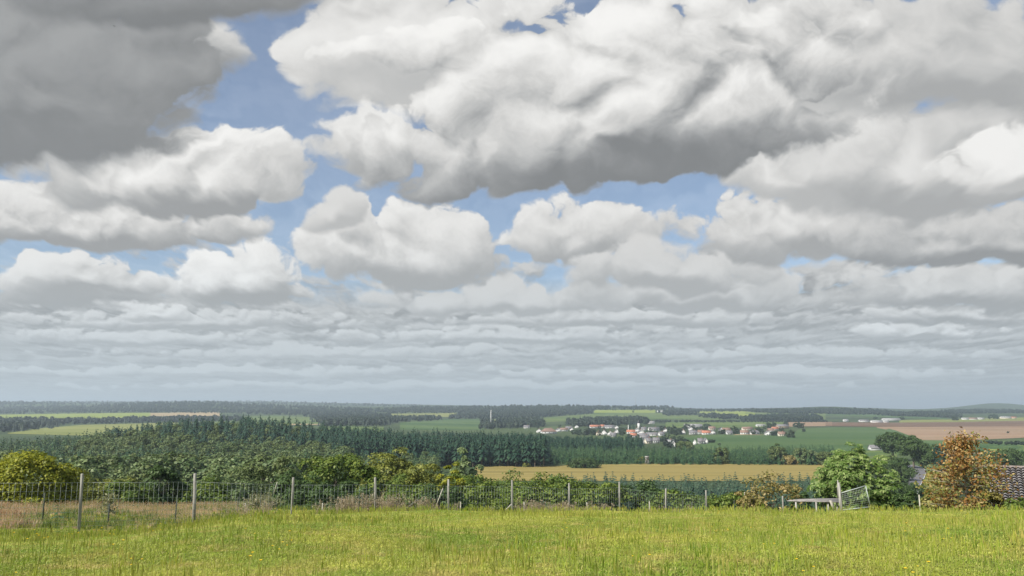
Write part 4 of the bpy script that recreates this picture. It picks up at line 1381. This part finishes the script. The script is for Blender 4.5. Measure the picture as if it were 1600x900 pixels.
def build_gate():
    z = 49.0
    P = lambda px, py, zz=z: np.array([uv_of(px, 775)[0] * zz, zz, EYE + uv_of(px, py)[1] * zz])
    o = np.array(at(1311.5, z))
    t = thing('wire_gate', 'sagging metal tube gate with wire netting hung on a wooden post', 'gate', tuple(o))
    g = o[2]
    m = MB(); m.tube([(0, 0, -.4), (.02, 0, 1.0), P(1311.5, 754) - o], [.10, .095, .08], 10); m.build('post', M['old_wood'], t)
    m = MB(); m.tube([P(1308.5, 778) - o, P(1310.5, 750) - o], .03, 6); m.build('rod', M['old_wood'], t)
    f = MB(); A, B, C_, D = P(1314, 770.5) - o, P(1353.5, 759.2) - o, P(1359, 792) - o, P(1314, 797) - o
    for a, b in ((A, B), (B, C_), (A, D), (D, C_)): f.tube([a, b], .032, 7)
    f.build('gate_frame', M['wire'], t)
    n = MB()
    for i in range(1, 16):
        s = i / 16; n.tube([A + (B - A) * s, D + (C_ - D) * s], .0045, 4)
    for i in range(1, 9):
        s = i / 9; n.tube([A + (D - A) * s, B + (C_ - B) * s], .005, 4)
    n.build('netting', M['wire'], t)


build_gate()

# ================================================================== tiled roof on the right
def build_roof():
    zr, ze = 57.0, 52.2
    u0 = uv_of(1548.5, 760)[0]; cs = math.sqrt(1 + u0 * u0)
    top = EYE + uv_of(1575, 730)[1] * zr
    low = EYE + uv_of(1575, 800)[1] * ze
    o = np.array([u0 * ze, ze, float(ground(u0 * ze, ze))])
    t = thing('tiled_shed', 'low shed with a brown-grey pantile roof at the right edge', 'shed', tuple(o), -math.atan(u0))
    zr, ze = zr * cs, ze * cs
    slope = np.array([0, zr - ze, top - low]); Ls = np.linalg.norm(slope); sd = slope / Ls
    nr = np.cross(np.array([1., 0, 0]), sd); nr /= np.linalg.norm(nr)
    if nr[2] < 0: nr = -nr
    tile = surface('pantile', (.165, .155, .15), (.26, .245, .238), 1.1, rough=.8, coord='obj', detail=3)
    course, width = .345, .31
    V, F = [], []
    nc = int(Ls / course) + 1; nt_ = int(13.0 / width)
    prof = [(-.42, -.03), (-.36, .05), (-.2, .085), (.02, .085), (.2, .05), (.34, .0), (.42, -.03)]
    rg = np.random.default_rng(2)
    base = np.array([0, 0, low - o[2]])
    for i in range(nc):
        for j in range(nt_):
            jit = rg.normal() * .008; sk = rg.normal() * .01
            n = len(V)
            for (s, lift) in ((0, .085), (course - .05, .012)):
                for (w, h) in prof:
                    p = base + np.array([(j + .5 + w) * width + sk, 0, 0]) + sd * (i * course + s + jit) + nr * (h + lift)
                    V.append(p)
            k = len(prof)
            for q in range(k - 1): F.append((n + q, n + q + 1, n + k + q + 1, n + k + q))
    rf = put('roof', new_mesh('roof', V, F, tile), t)
    # back slope and underlay
    m = MB()
    A = base - nr * .02; B = base + np.array([13., 0, 0]) - nr * .02
    back = np.array([0, (zr - ze), -(top - low)])
    q = [A, B, B + slope, A + slope, B + slope + back, A + slope + back]
    m.add(q, [(0, 1, 2, 3), (3, 2, 4, 5)])
    m.build('underlay', surface('underlay', (.03, .026, .024), (.05, .045, .04), 2.0), t)  # near-black colour stands in for shadow under and between the tiles
    r = MB()
    rp = base + slope + nr * .05
    for j in range(int(13 / .4)):
        r.tube([rp + np.array([j * .4, 0, 0]), rp + np.array([j * .4 + .43, 0, .01])], [.12, .105], 10)
    r.build('ridge_tile', surface('ridge_tile', (.22, .18, .16), (.33, .29, .26), 2.0, coord='obj'), t)
    w = MB(); h0 = -1.0
    a, b, c = base + np.array([.15, .3, 0]), base + slope + np.array([.15, 0, -.25]), base + slope + back + np.array([.15, -.3, 0])
    a[2] = (base + sd * .36)[2] - .12; c[2] = a[2]
    v = [a * (1, 1, 0) + (0, 0, h0), c * (1, 1, 0) + (0, 0, h0), c, b, a]
    v2 = [p + np.array([12.7, 0, 0]) for p in v]
    w.add(v + v2, [(0, 1, 2, 3, 4), (9, 8, 7, 6, 5), (0, 4, 9, 5), (2, 1, 6, 7)])
    w.build('wall', surface('render_wall', (.52, .49, .43), (.62, .59, .53), 1.0), t)
    vb = MB(); vb.tube([base + (-.03, 0, .02), base + slope + (-.03, 0, .04)], .05, 6); vb.build('verge_board', M['old_wood'], t)


build_roof()

# ================================================================== village, farms
WALL = {'w': surface('white_wall', (.58, .57, .55), (.72, .71, .68), .3), 'c': surface('cream_wall', (.60, .54, .42), (.68, .62, .50), .3),
        'g': surface('grey_wall', (.42, .42, .41), (.52, .52, .50), .3), 'b': surface('brown_wall', (.26, .20, .15), (.34, .27, .20), .3)}
ROOF = {'grey': surface('grey_roof', (.15, .145, .15), (.22, .21, .215), .5), 'dark': surface('dark_roof', (.07, .068, .07), (.11, .105, .105), .5), 'red': surface('red_roof', (.36, .14, .085), (.45, .20, .13), .5),
        'orange': surface('orange_roof', (.50, .22, .10), (.58, .30, .16), .5), 'brown': surface('brown_roof', (.20, .13, .10), (.27, .18, .14), .5), 'pale': surface('pale_roof', (.27, .265, .26), (.36, .355, .35), .5)}
GLASS = surface('window_glass', (.05, .06, .07), (.09, .10, .11), 1.0, rough=.2)
RN = {'grey': 'grey', 'dark': 'dark', 'red': 'red', 'orange': 'orange', 'brown': 'brown', 'pale': 'pale'}
WN = {'w': 'white', 'c': 'cream', 'g': 'grey', 'b': 'brown'}


def house(px, base, w, wall, roof, label, kind='side', wh=4.2, rh=3.6, depth=8.0, yaw=0.0, name='house', cat='house', hip=0.0, grp='houses of the village', zmin=600):
    X, Z = hit(px, base, zmin)
    W = metres(w, Z); g = float(ground(X, Z))
    t = thing(name, label, cat, (X, Z, g - .3), yaw - X / Z * .0, grp)
    L, D = (W, depth) if kind == 'side' else (depth * 1.3, W)
    if kind != 'side': t.rotation_euler.z = R(90) + yaw
    hx, hy = L / 2, D / 2
    m = MB(); m.box((0, 0, wh / 2), (L, D, wh))
    if not hip:
        m.add([(-hx, -hy, wh), (-hx, hy, wh), (-hx, 0, wh + rh), (hx, -hy, wh), (hx, hy, wh), (hx, 0, wh + rh)], [(0, 2, 1), (3, 4, 5)])
    m.build('wall', WALL[wall], t)
    e = .45; rx = hx + e; ry = hy + e; dz = -rh * e / hy
    hp = hx * hip
    r = MB()
    up = .12
    top = [(-rx, -ry, wh + dz + up), (rx, -ry, wh + dz + up), (rx - hp, 0, wh + rh + up), (-rx + hp, 0, wh + rh + up), (rx, ry, wh + dz + up), (-rx, ry, wh + dz + up)]
    bot = [(a, b, c - .16) for a, b, c in top]
    fs = [(0, 1, 2, 3), (3, 2, 4, 5), (6, 9, 8, 7), (9, 11, 10, 8), (0, 6, 7, 1), (5, 4, 10, 11)]
    if hip: fs += [(0, 3, 5), (1, 4, 2)]
    else: fs += [(0, 3, 9, 6), (3, 5, 11, 9), (1, 7, 8, 2), (2, 8, 10, 4)]
    r.add(top + bot, fs)
    ro = r.build('roof', ROOF[roof], t)
    if name == 'house' and w >= 7:
        c = MB(); c.box((hx * .35, .4, wh + rh + .5), (.8, .8, 1.6)); c.build('chimney', ROOF['red' if roof != 'red' else 'grey'], ro)
    if w >= 7 and name != 'barn':
        n = 3 if kind == 'side' else 2
        for i in range(n):
            wm = MB()
            s = (i + .5) / n * 2 - 1
            if kind == 'side': wm.box((s * hx * .85, -hy - .02, wh * .56), (1.3, .10, 1.5))
            else: wm.box((-hx - .02, s * hy * .8, wh * .56), (.10, 1.2, 1.5))
            wm.build('window', GLASS, t)
    return t


HOUSES = [
    # px, base, width, wall, roof, label, kind, extra
    (823, 669.5, 9, 'w', 'grey', 'small white cottage, leftmost house of the village', 'side', {}),
    (857, 677.8, 23, 'w', 'brown', 'big white farmhouse with wide hipped brown roof, largest in the village', 'side', dict(hip=.55, wh=5, rh=6, depth=14)),
    (842.5, 676, 8, 'w', 'grey', 'white gabled annexe at the left end of the big hipped farmhouse', 'gable', {}),
    (872.5, 674.6, 7, 'w', 'grey', 'white gabled house touching the right side of the big farmhouse', 'gable', {}),
    (881, 674, 12, 'w', 'brown', 'house with reddish brown roof right of the big farmhouse', 'side', {}),
    (889, 671.5, 10, 'g', 'grey', 'grey-roofed house above the reddish brown one', 'side', {}),
    (893.5, 673.5, 5, 'w', 'grey', 'narrow white gable right of the reddish brown house', 'gable', {}),
    (901, 669, 6, 'w', 'grey', 'lone white cottage above the dark tree group', 'gable', {}),
    (930, 669, 17, 'w', 'red', 'long house with a wide red roof at the upper village edge', 'side', {}),
    (941.5, 668.5, 6, 'w', 'red', 'small red-roofed house joined to the right of the long red roof', 'side', {}),
    (952.5, 669.5, 15, 'w', 'grey', 'long white house under a grey roof beside the red roofs', 'side', {}),
    (963.5, 670, 5.5, 'w', 'grey', 'white gable at the right end of the long grey-roofed house', 'gable', {}),
    (935.5, 680.5, 8, 'c', 'orange', 'cream house with an orange roof in the front row', 'gable', {}),
    (944, 679.5, 9.5, 'w', 'dark', 'white gable under a steep dark roof, left of a pair', 'gable', dict(rh=5)),
    (953.5, 680.5, 8.5, 'w', 'dark', 'white gable under a dark roof, right of a pair', 'gable', dict(rh=4.5)),
    (963.5, 677.6, 7, 'w', 'grey', 'white pointed gable standing just behind the pair of gables', 'gable', dict(rh=5)),
    (958, 683, 9, 'g', 'grey', 'low grey house below the pair of white gables', 'side', {}),
    (986, 678, 13, 'w', 'red', 'house with a broad pinkish red roof in mid village', 'side', {}),
    (989.5, 684, 10, 'w', 'red', 'small red-roofed house below the broad pinkish red roof', 'side', {}),
    (995.5, 675.2, 7.5, 'w', 'pale', 'upper white gable beside the broad red roof', 'gable', {}),
    (1001.5, 679, 9.5, 'w', 'grey', 'lower white gable beside the broad red roof', 'gable', dict(rh=5)),
    (1006, 673, 8, 'w', 'grey', 'white house with grey roof above the two white gables', 'side', {}),
    (1016, 662.5, 13, 'w', 'pale', 'small far white row of houses above the village', 'side', {}),
    (1021.5, 673.4, 17, 'w', 'grey', 'long white house with grey roof in the upper middle row', 'side', {}),
    (1004.5, 684.5, 12, 'g', 'grey', 'grey-roofed house right of the small red roof', 'side', {}),
    (1020, 681.3, 20, 'w', 'grey', 'longest low white building in mid village', 'side', dict(wh=3.6, rh=2.8)),
    (1033.5, 681.5, 8, 'w', 'grey', 'white house at the right end of the longest low building', 'side', {}),
    (1040, 675.6, 7, 'w', 'grey', 'white gable above the right end of the longest low building', 'gable', {}),
    (1007.5, 687.6, 14, 'g', 'grey', 'wide grey roof below the longest low white building', 'side', {}),
    (1002.5, 695, 6, 'w', 'dark', 'narrow white gable at the lower village edge', 'gable', {}),
    (1013, 693.5, 10, 'c', 'grey', 'cream house beside the narrow lower gable', 'side', {}),
    (1025.5, 692.5, 10, 'g', 'grey', 'grey house right of the cream lower house', 'side', {}),
    (1046.5, 697, 14, 'w', 'pale', 'white house with pale grey roof, nearest of the lower village', 'side', {}),
    (1052.5, 699.5, 5.5, 'w', 'pale', 'white gable at the right of the nearest lower house', 'gable', {}),
    (1067.5, 678.5, 7, 'w', 'red', 'white gable at the left end of the right-hand village row', 'gable', dict(rh=5)),
    (1079, 672.5, 6, 'w', 'grey', 'small white house left of the long pale barn', 'gable', {}),
    (1083, 679.3, 12, 'g', 'grey', 'greyish house in front of the long pale barn', 'side', {}),
    (1094.5, 678.5, 8, 'w', 'brown', 'white house with brown roof below the long pale barn', 'side', {}),
    (1103.5, 679.6, 13, 'w', 'red', 'white house with faded red roof in the right-hand row', 'side', {}),
    (1112.5, 678.8, 9, 'w', 'grey', 'white house just right of the faded red roof', 'gable', {}),
    (1112.5, 672, 10, 'c', 'brown', 'brown-roofed house above the faded red roof', 'side', {}),
    (1126.5, 673.6, 5.5, 'w', 'dark', 'small white gable right of the brown roof', 'gable', {}),
    (1135, 674.6, 12, 'c', 'brown', 'brown-roofed house left of the dark round tree', 'side', {}),
    (1139.5, 678.8, 9, 'w', 'grey', 'low white house at the left foot of the dark round tree', 'side', dict(wh=3.4)),
    (1163, 679, 12, 'w', 'brown', 'white house with brown roof right of the dark round tree', 'side', {}),
    (1167.5, 672.8, 16, 'c', 'brown', 'wide brown roof behind the white houses of the right-hand row', 'side', {}),
    (1178.5, 679, 15, 'w', 'grey', 'white house with hipped grey roof in the right-hand row', 'side', dict(hip=.4)),
    (1188.5, 666.6, 14, 'w', 'pale', 'long white-roofed shed standing above the right-hand row', 'side', dict(wh=3.5, rh=2.4)),
    (1199.5, 680.3, 8.5, 'w', 'grey', 'white gable near the right end of the row', 'gable', {}),
    (1204.5, 675.4, 9, 'w', 'brown', 'white house behind the gable near the row end', 'side', {}),
    (1210.5, 672.8, 10, 'c', 'red', 'red-roofed house left of the long grey barn', 'side', {}),
    (1221.5, 681.8, 11, 'c', 'brown', 'beige house, last of the right-hand row', 'side', {}),
    (1085.5, 695.5, 5.5, 'w', 'grey', 'small white gable, left of the cottages at the green field edge', 'gable', {}),
    (1102.5, 693.6, 5, 'w', 'grey', 'small white gable, right of the cottages at the green field edge', 'gable', {}),
    (1094.5, 694, 8, 'g', 'grey', 'grey-roofed cottage between the two gables at the green field edge', 'side', {}),
]
for px, b, w, wl, rf_, lb, kd, ex in HOUSES:
    rg = random.Random(px)
    house(px, b, w, wl, rf_, lb, kd, yaw=rg.uniform(-.25, .25), **ex)
BARNS = [
    (1083, 668.5, 27, 'g', 'pale', 'long pale grey barn above the right-hand village row', dict(wh=5, rh=4, depth=16)),
    (1222.5, 669.6, 17, 'b', 'grey', 'long dark barn with grey roof at the village end', dict(wh=6, rh=3.5, depth=16)),
    (1369.5, 660.6, 17, 'w', 'pale', 'low white shed, left of the far farm at the ploughed field', dict(wh=4.5, rh=3, depth=14)),
    (1384, 660.6, 9, 'w', 'pale', 'small white shed right of the low white one', dict(wh=4.5, rh=3)),
    (1392, 657.6, 26, 'g', 'pale', 'long pale grey barn behind the white sheds', dict(wh=5, rh=3.5, depth=18)),
    (1321.5, 658.8, 8, 'w', 'pale', 'lone small white barn left of the far farm', dict(wh=4.5, rh=3)),
    (1350, 659.4, 15, 'w', 'grey', 'white barn with grey roof between the lone barn and sheds', dict(wh=4.5, rh=3, depth=12)),
    (1508, 656.2, 10, 'w', 'pale', 'white shed, leftmost of the far right farm', dict(wh=5, rh=3)),
    (1519.5, 656, 13, 'w', 'brown', 'brown-roofed barn of the far right farm', dict(wh=4, rh=4, depth=14)),
    (1532.5, 655.8, 10, 'w', 'pale', 'white shed right of the brown-roofed far barn', dict(wh=5, rh=3)),
    (1571, 654.6, 15, 'c', 'pale', 'beige barn right of the dark trees at the far farm', dict(wh=5, rh=4, depth=14)),
    (1583, 654.4, 10, 'c', 'red', 'reddish-roofed barn, rightmost on the far hill', dict(wh=5, rh=3)),
    (1032, 644.2, 10, 'w', 'pale', 'white farm shed at the right end of the bright hill meadow', dict(wh=6, rh=4, depth=12)),
    (1367, 704, 16, 'g', 'grey', 'low grey farm building beyond the chestnut tree', dict(wh=3, rh=3, depth=9)),
]
for px, b, w, wl, rf_, lb, ex in BARNS:
    house(px, b, w, wl, rf_, lb, 'side', yaw=random.Random(px).uniform(-.15, .15), name='barn', cat='barn', grp='barns and sheds of the farms', **ex)


def tower(px, base, top, wpx, label, name, cat, mat, cap=False):
    X, Z = hit(px, base, 600); g = float(ground(X, Z))
    H = EYE + uv_of(px, top)[1] * Z - g; r = metres(wpx, Z) / 2
    m = MB()
    if cap:
        t = thing(name, label, cat, (X, Z, g))
        m.box((0, 0, H * .35), (2 * r, 2 * r, H * .7)); m.build('wall', mat, t)
        s = MB(); e = r * 1.1
        s.add([(-e, -e, H * .7), (e, -e, H * .7), (e, e, H * .7), (-e, e, H * .7), (0, 0, H)], [(0, 1, 4), (1, 2, 4), (2, 3, 4), (3, 0, 4), (3, 2, 1, 0)])
        s.build('spire', ROOF['dark'], t)
    else:
        m.tube([(0, 0, -1), (0, 0, H)], [r, r * .6], 8); tag(m.build(name, mat, None, loc=(X, Z, g)), label, cat)


tower(998, 672, 656.5, 3.2, 'slim pale church tower standing behind the village', 'church_tower', 'tower', WALL['w'], True)
tower(982, 678, 664, 1.5, 'thin white mast beside the tall dark conifers in the village', 'mast', 'mast', WALL['w'])
tower(767, 668, 640.5, 1.4, 'tall pale mast rising above the dark wood left of the village', 'mast', 'mast', WALL['w'])


def wind_turbine(px, hub, z, label):
    x, y, g = at(px, z)
    top = EYE + uv_of(px, hub)[1] * z
    t = thing('wind_turbine', label, 'turbine', (x, y, g))
    H = top - g
    m = MB(); m.tube([(0, 0, -2), (0, 0, H)], [3.0, 1.6], 8); m.build('tower', WALL['g'], t)
    m = MB(); m.box((0, 1, H), (4, 9, 4)); m.build('nacelle', WALL['g'], t)
    for k in range(3):
        a = k * 2.094 + px * .1
        b = MB(); d = np.array([math.sin(a), 0, math.cos(a)])
        b.tube([np.array([0, -5, H]), np.array([0, -5, H]) + d * 18, np.array([0, -5, H]) + d * 42], [1.6, 1.5, .4], 6); b.build('blade', WALL['g'], t)


wind_turbine(938, 623, 9500, 'faint far wind turbine, left of two above the middle hill')
wind_turbine(993, 622, 9500, 'faint far wind turbine, right of two above the middle hill')


def hunting_stand():
    X, Z = hit(1011, 726, 380); g = float(ground(X, Z))
    t = thing('hunting_stand', 'wooden raised hunting stand at the far edge of the stubble field', 'stand', (X, Z, g))
    H = EYE + uv_of(1011, 712.5)[1] * Z - g
    w = 1.1
    for sx in (-1, 1):
        for sy in (-1, 1):
            m = MB(); m.tube([(sx * w * 1.25, sy * w * 1.25, -.2), (sx * w * .9, sy * w * .9, H * .55)], .14, 6); m.build('leg', M['old_wood'], t)
    m = MB(); m.box((0, 0, H * .68), (2.3, 2.3, H * .30)); m.build('cabin', M['boards'], t)
    m = MB(); m.box((0, -1.16, H * .74), (1.5, .06, H * .09)); m.build('window', GLASS, t)
    m = MB(); m.add([(-1.4, -1.4, H * .835), (1.4, -1.4, H * .835), (1.4, 1.4, H * .835), (-1.4, 1.4, H * .835), (-1.4, 0, H), (1.4, 0, H)], [(0, 1, 5, 4), (3, 4, 5, 2), (0, 4, 3), (1, 2, 5), (3, 2, 1, 0)])
    m.build('roof', M['old_wood'], t)
    m = MB()
    for s in (-.3, .3): m.tube([(s, -1.9, -.1), (s, -1.2, H * .55)], .06, 5)
    for i in range(7): m.tube([(-.3, -1.9 + .7 * (i + 1) / 8, H * .55 * (i + 1) / 8), (.3, -1.9 + .7 * (i + 1) / 8, H * .55 * (i + 1) / 8)], .05, 5)
    m.build('ladder', M['old_wood'], t)


hunting_stand()


def bird():
    a, b = uv_of(178.5, 41); z = 190.0
    V = [(0, .28, 0), (-.05, .05, .02), (.05, .05, .02), (0, 0, -.06), (0, -.28, .02), (-.07, -.36, .02), (.07, -.36, .02),
         (-.34, .08, .16), (-.62, -.10, .08), (-.30, -.08, .13), (.34, .08, .16), (.62, -.10, .08), (.30, -.08, .13), (0, .05, .08), (0, -.1, .07)]
    F = [(0, 1, 13), (0, 13, 2), (0, 3, 1), (0, 2, 3), (1, 3, 4), (2, 4, 3), (13, 1, 14), (13, 14, 2), (14, 1, 4), (14, 4, 2), (4, 5, 6), (1, 7, 9), (7, 8, 9), (2, 12, 10), (10, 12, 11), (1, 9, 14), (2, 14, 12)]
    me = new_mesh('bird', V, F, surface('bird_feathers', (.02, .02, .022), (.05, .05, .05), 3.0))
    o = put('bird', me, None, (a * z, z, EYE + b * z), R(60), .9)
    tag(o, 'small dark bird gliding high against the grey cloud', 'bird')


bird()


# ================================================================== grass
def tuft(seed, n, h, spread_, w, mat, lean=.5, heads=0, hw=.012):
    rg = np.random.default_rng(seed)
    V, F = [], []
    for i in range(n):
        a = rg.uniform(0, 6.283); r = spread_ * math.sqrt(rg.random())
        b = np.array([r * math.cos(a), r * math.sin(a), -.01])
        az = rg.uniform(0, 6.283); L = h * rg.uniform(.5, 1.15); ln = lean * rg.uniform(.2, 1.3)
        d = np.array([math.cos(az), math.sin(az), 0])
        s = np.array([-math.sin(az), math.cos(az), 0]) * w * rg.uniform(.6, 1.3) / 2
        mid = b + d * L * ln * .28 + np.array([0, 0, L * .6]); tip = b + d * L * ln * .95 + np.array([0, 0, L * (1 - .28 * ln)])
        k = len(V)
        V += [b - s, b + s, mid - s * .85, mid + s * .85, tip]
        F += [(k, k + 1, k + 3, k + 2), (k + 2, k + 3, k + 4)]
    for i in range(heads):
        a = rg.uniform(0, 6.283); r = spread_ * math.sqrt(rg.random())
        b = np.array([r * math.cos(a), r * math.sin(a), 0]); L = h * rg.uniform(1.3, 2.1)
        t = b + np.array([rg.normal() * .12 * L, rg.normal() * .12 * L, L]); k = len(V)
        s = np.array([.0022, 0, 0])
        V += [b - s, b + s, t + s, t - s]; F.append((k, k + 1, k + 2, k + 3))
        for q in ((hw, 0), (0, hw)):
            k = len(V); o = np.array([q[0], q[1], 0]); u = t - b; u = u / np.linalg.norm(u)
            V += [t - u * .01, t + o + u * .04, t + u * .11, t - o + u * .04]; F.append((k, k + 1, k + 2, k + 3))
    return new_mesh('grass_tuft', V, F, mat)


GM = grass_material()
GR = [tuft(s, 56, .055, .17, .010, GM, 1.5, heads=(1 if s == 0 else 0), hw=.008) for s in range(6)]
GT = [tuft(20 + s, 26, .11, .15, .009, GM, 1.25, heads=3 + s, hw=.009) for s in range(3)]
rg = np.random.default_rng(5)


def field_points(n, z0, z1, margin=.70, power=1.0):
    z = z0 + (z1 - z0) * rg.random(n) ** power
    x = rg.uniform(-margin, margin, n) * (z + 1.0)
    return x, z


def patchy(x, z, s): return (np.sin(x * s + 1.7 * np.sin(z * s * .7)) + np.sin(z * s * 1.3 + 2.1 * np.sin(x * s * .6 + 1))) / 2


def grow(name, n, z0, z1, variants, lo, hi, label, dens=None, mask=None, power=1.0, cat='grass'):
    x, z = field_points(n, z0, z1, power=power)
    k = np.ones(n, bool)
    if dens is not None: k &= rg.random(n) < dens(x, z)
    if mask is not None: k &= mask(x, z)
    x, z = x[k], z[k]
    s = rg.uniform(lo, hi, len(x)) * (1 + .25 * patchy(x, z, .9))
    return scatter(name, np.stack([x, z, ground(x, z)], 1), s, rg.uniform(0, 6.28, len(x)), variants, label, cat)


is_left = lambda x, z: (x / z < -.285)
def behind_fence(x, z):
    # beyond the line of posts
    p0, p1 = post_place(0), post_place(9)
    return (x - p0[0]) * (p1[1] - p0[1]) - (z - p0[1]) * (p1[0] - p0[0]) < 0


meadow = lambda x, z: ~(behind_fence(x, z) & (z > 39.5)) | ~is_left(x, z)
grow('meadow_grass', 62000, 8.0, 24.0, GR, .75, 1.25, 'yellow-green meadow grass covering the whole foreground slope', mask=meadow, power=.8)
grow('meadow_grass', 60000, 24.0, 50.0, GR, .9, 1.5, 'sunny yellow-green meadow grass along the crest before the fence', mask=meadow)
grow('tall_grass', 2200, 9.0, 48.0, GT, .7, 1.15, 'taller seeding grass tufts standing out of the meadow', mask=meadow, dens=lambda x, z: .35 + .65 * (patchy(x, z, .35) > .1))
ST = [tuft(40 + s, 30, .42, .2, .012, M['straw'], .45, heads=4, hw=.02) for s in range(4)]
x, z = field_points(26000, 29.5, 52)
k = behind_fence(x, z) & is_left(x, z) & (rg.random(len(x)) < np.clip((-.285 - x / z) * 9, .12, 1)) & (rg.random(len(x)) < np.where(z > 38.5, 1, .10 + .35 * (patchy(x, z, .8) > .2)))
x, z = x[k], z[k]
scatter('dry_grass', np.stack([x, z, ground(x, z)], 1), rg.uniform(.25, .48, len(x)), rg.uniform(0, 6.28, len(x)), ST, 'tall tan dry grass strip behind the left end of the fence', 'grass')
a_, b_, c_ = at(14, 30.5)
x = a_ + rg.normal(size=90) * .45; z = b_ + rg.normal(size=90) * .3
scatter('straw_heap', np.stack([x, z, ground(x, z)], 1), rg.uniform(.7, 1.1, 90), rg.uniform(0, 6.28, 90), ST, 'pale clump of dry straw grass at the far left edge', 'grass')


def weed_tuft(seed):
    r_ = np.random.default_rng(seed); V, F = [], []
    for i in range(9):
        b = r_.normal(size=3) * (.12, .12, 0); H = r_.uniform(.5, 1.05); t = b + np.array([r_.normal() * .12, r_.normal() * .12, H])
        k = len(V); s = np.array([.005, 0, 0]); V += [b - s, b + s, t + s, t - s]; F.append((k, k + 1, k + 2, k + 3))
        p = t + r_.normal(size=(16, 3)) * (.05, .05, .06); v, f = cards(r_, p, rnd_dirs(r_, 16), .05, .8)
        k = len(V); V += list(v); F += [tuple(q + k) for q in f]
        p = b + (t - b) * r_.uniform(.1, .8, (12, 1)) + r_.normal(size=(12, 3)) * .05; v, f = cards(r_, p, rnd_dirs(r_, 12), .09, .35)
        k = len(V); V += list(v); F += [tuple(q + k) for q in f]
    return new_mesh('weed', V, F, M['weed'])


WD = [weed_tuft(s) for s in range(4)]
pts = []
for i in range(650):
    k = rg.uniform(1.2, 11.5); p = post_place(k); q = p[:2] + rg.normal(size=2) * (.5, .45) + (.2, .5)
    if math.sin(k * 5.1) + math.sin(k * 2.3 + 1) + rg.normal() * .7 < .1: continue
    pts.append((q[0], q[1], float(ground(q[0], q[1]))))
scatter('dry_weeds', np.array(pts), rg.uniform(.35, .85, len(pts)), rg.uniform(0, 6.28, len(pts)), WD, 'dried pinkish weeds with fluffy heads along the foot of the fence', 'weeds')
GB = [tuft(70 + s, 30, .34, .2, .014, M['bush'], .6) for s in range(3)]
x, z = field_points(5000, 30, 56); k = behind_fence(x, z) | (x / z > .3); k &= (z > 44) | (x / z < -.3); x, z = x[k], z[k]
scatter('rank_grass', np.stack([x, z, ground(x, z)], 1), rg.uniform(.6, 1.2, len(x)), rg.uniform(0, 6.28, len(x)), GB, 'rank green growth in the ground behind the fence', 'grass')


def flower(seed):
    r_ = np.random.default_rng(seed); V, F = [], []
    for i in range(3):
        b = r_.normal(size=3) * (.1, .1, 0); H = r_.uniform(.10, .2); t = b + np.array([r_.normal() * .03, r_.normal() * .03, H])
        k = len(V); s = np.array([.002, 0, 0]); V += [b - s, b + s, t + s, t - s]; F.append((k, k + 1, k + 2, k + 3))
        k = len(V); V.append(t)
        for j in range(8): V.append(t + np.array([math.cos(j * .785) * .015, math.sin(j * .785) * .015, .008]))
        F += [(k, k + 1 + j, k + 1 + (j + 1) % 8) for j in range(8)]
    return new_mesh('flower', V, F, [GM, M['petal']], [0 if len(q) == 4 else 1 for q in F])


M['petal'] = surface('yellow_petal', (.75, .48, .02), (.85, .62, .04), 4.0)
x, z = field_points(130, 9, 45); k = meadow(x, z) & (patchy(x, z, .5) > -.3); x, z = x[k], z[k]
scatter('meadow_flowers', np.stack([x, z, ground(x, z)], 1), rg.uniform(.9, 1.5, len(x)), rg.uniform(0, 6.28, len(x)), [flower(s) for s in range(3)], 'scattered small yellow flowers in the meadow grass', 'flowers')


# ================================================================== air
def build_haze():
    m, nt, N_, L_ = shader('haze_air')
    v = N_.new('ShaderNodeVolumePrincipled')
    v.inputs['Color'].default_value = (.76, .90, 1.0, 1); v.inputs['Density'].default_value = HAZE; v.inputs['Anisotropy'].default_value = .2
    o = N_.new('ShaderNodeOutputMaterial'); L_.new(v.outputs[0], o.inputs['Volume'])
    b = MB(); b.box((0, 0, (HAZE_TOP + HAZE_LOW) / 2), (39000, 39000, HAZE_TOP - HAZE_LOW))
    tag(b.build('haze', m), 'thin blue summer haze over the whole valley', 'haze', kind='stuff')


HAZE, HAZE_LOW, HAZE_TOP = 1.1e-4, -60.0, 235.0
build_haze()
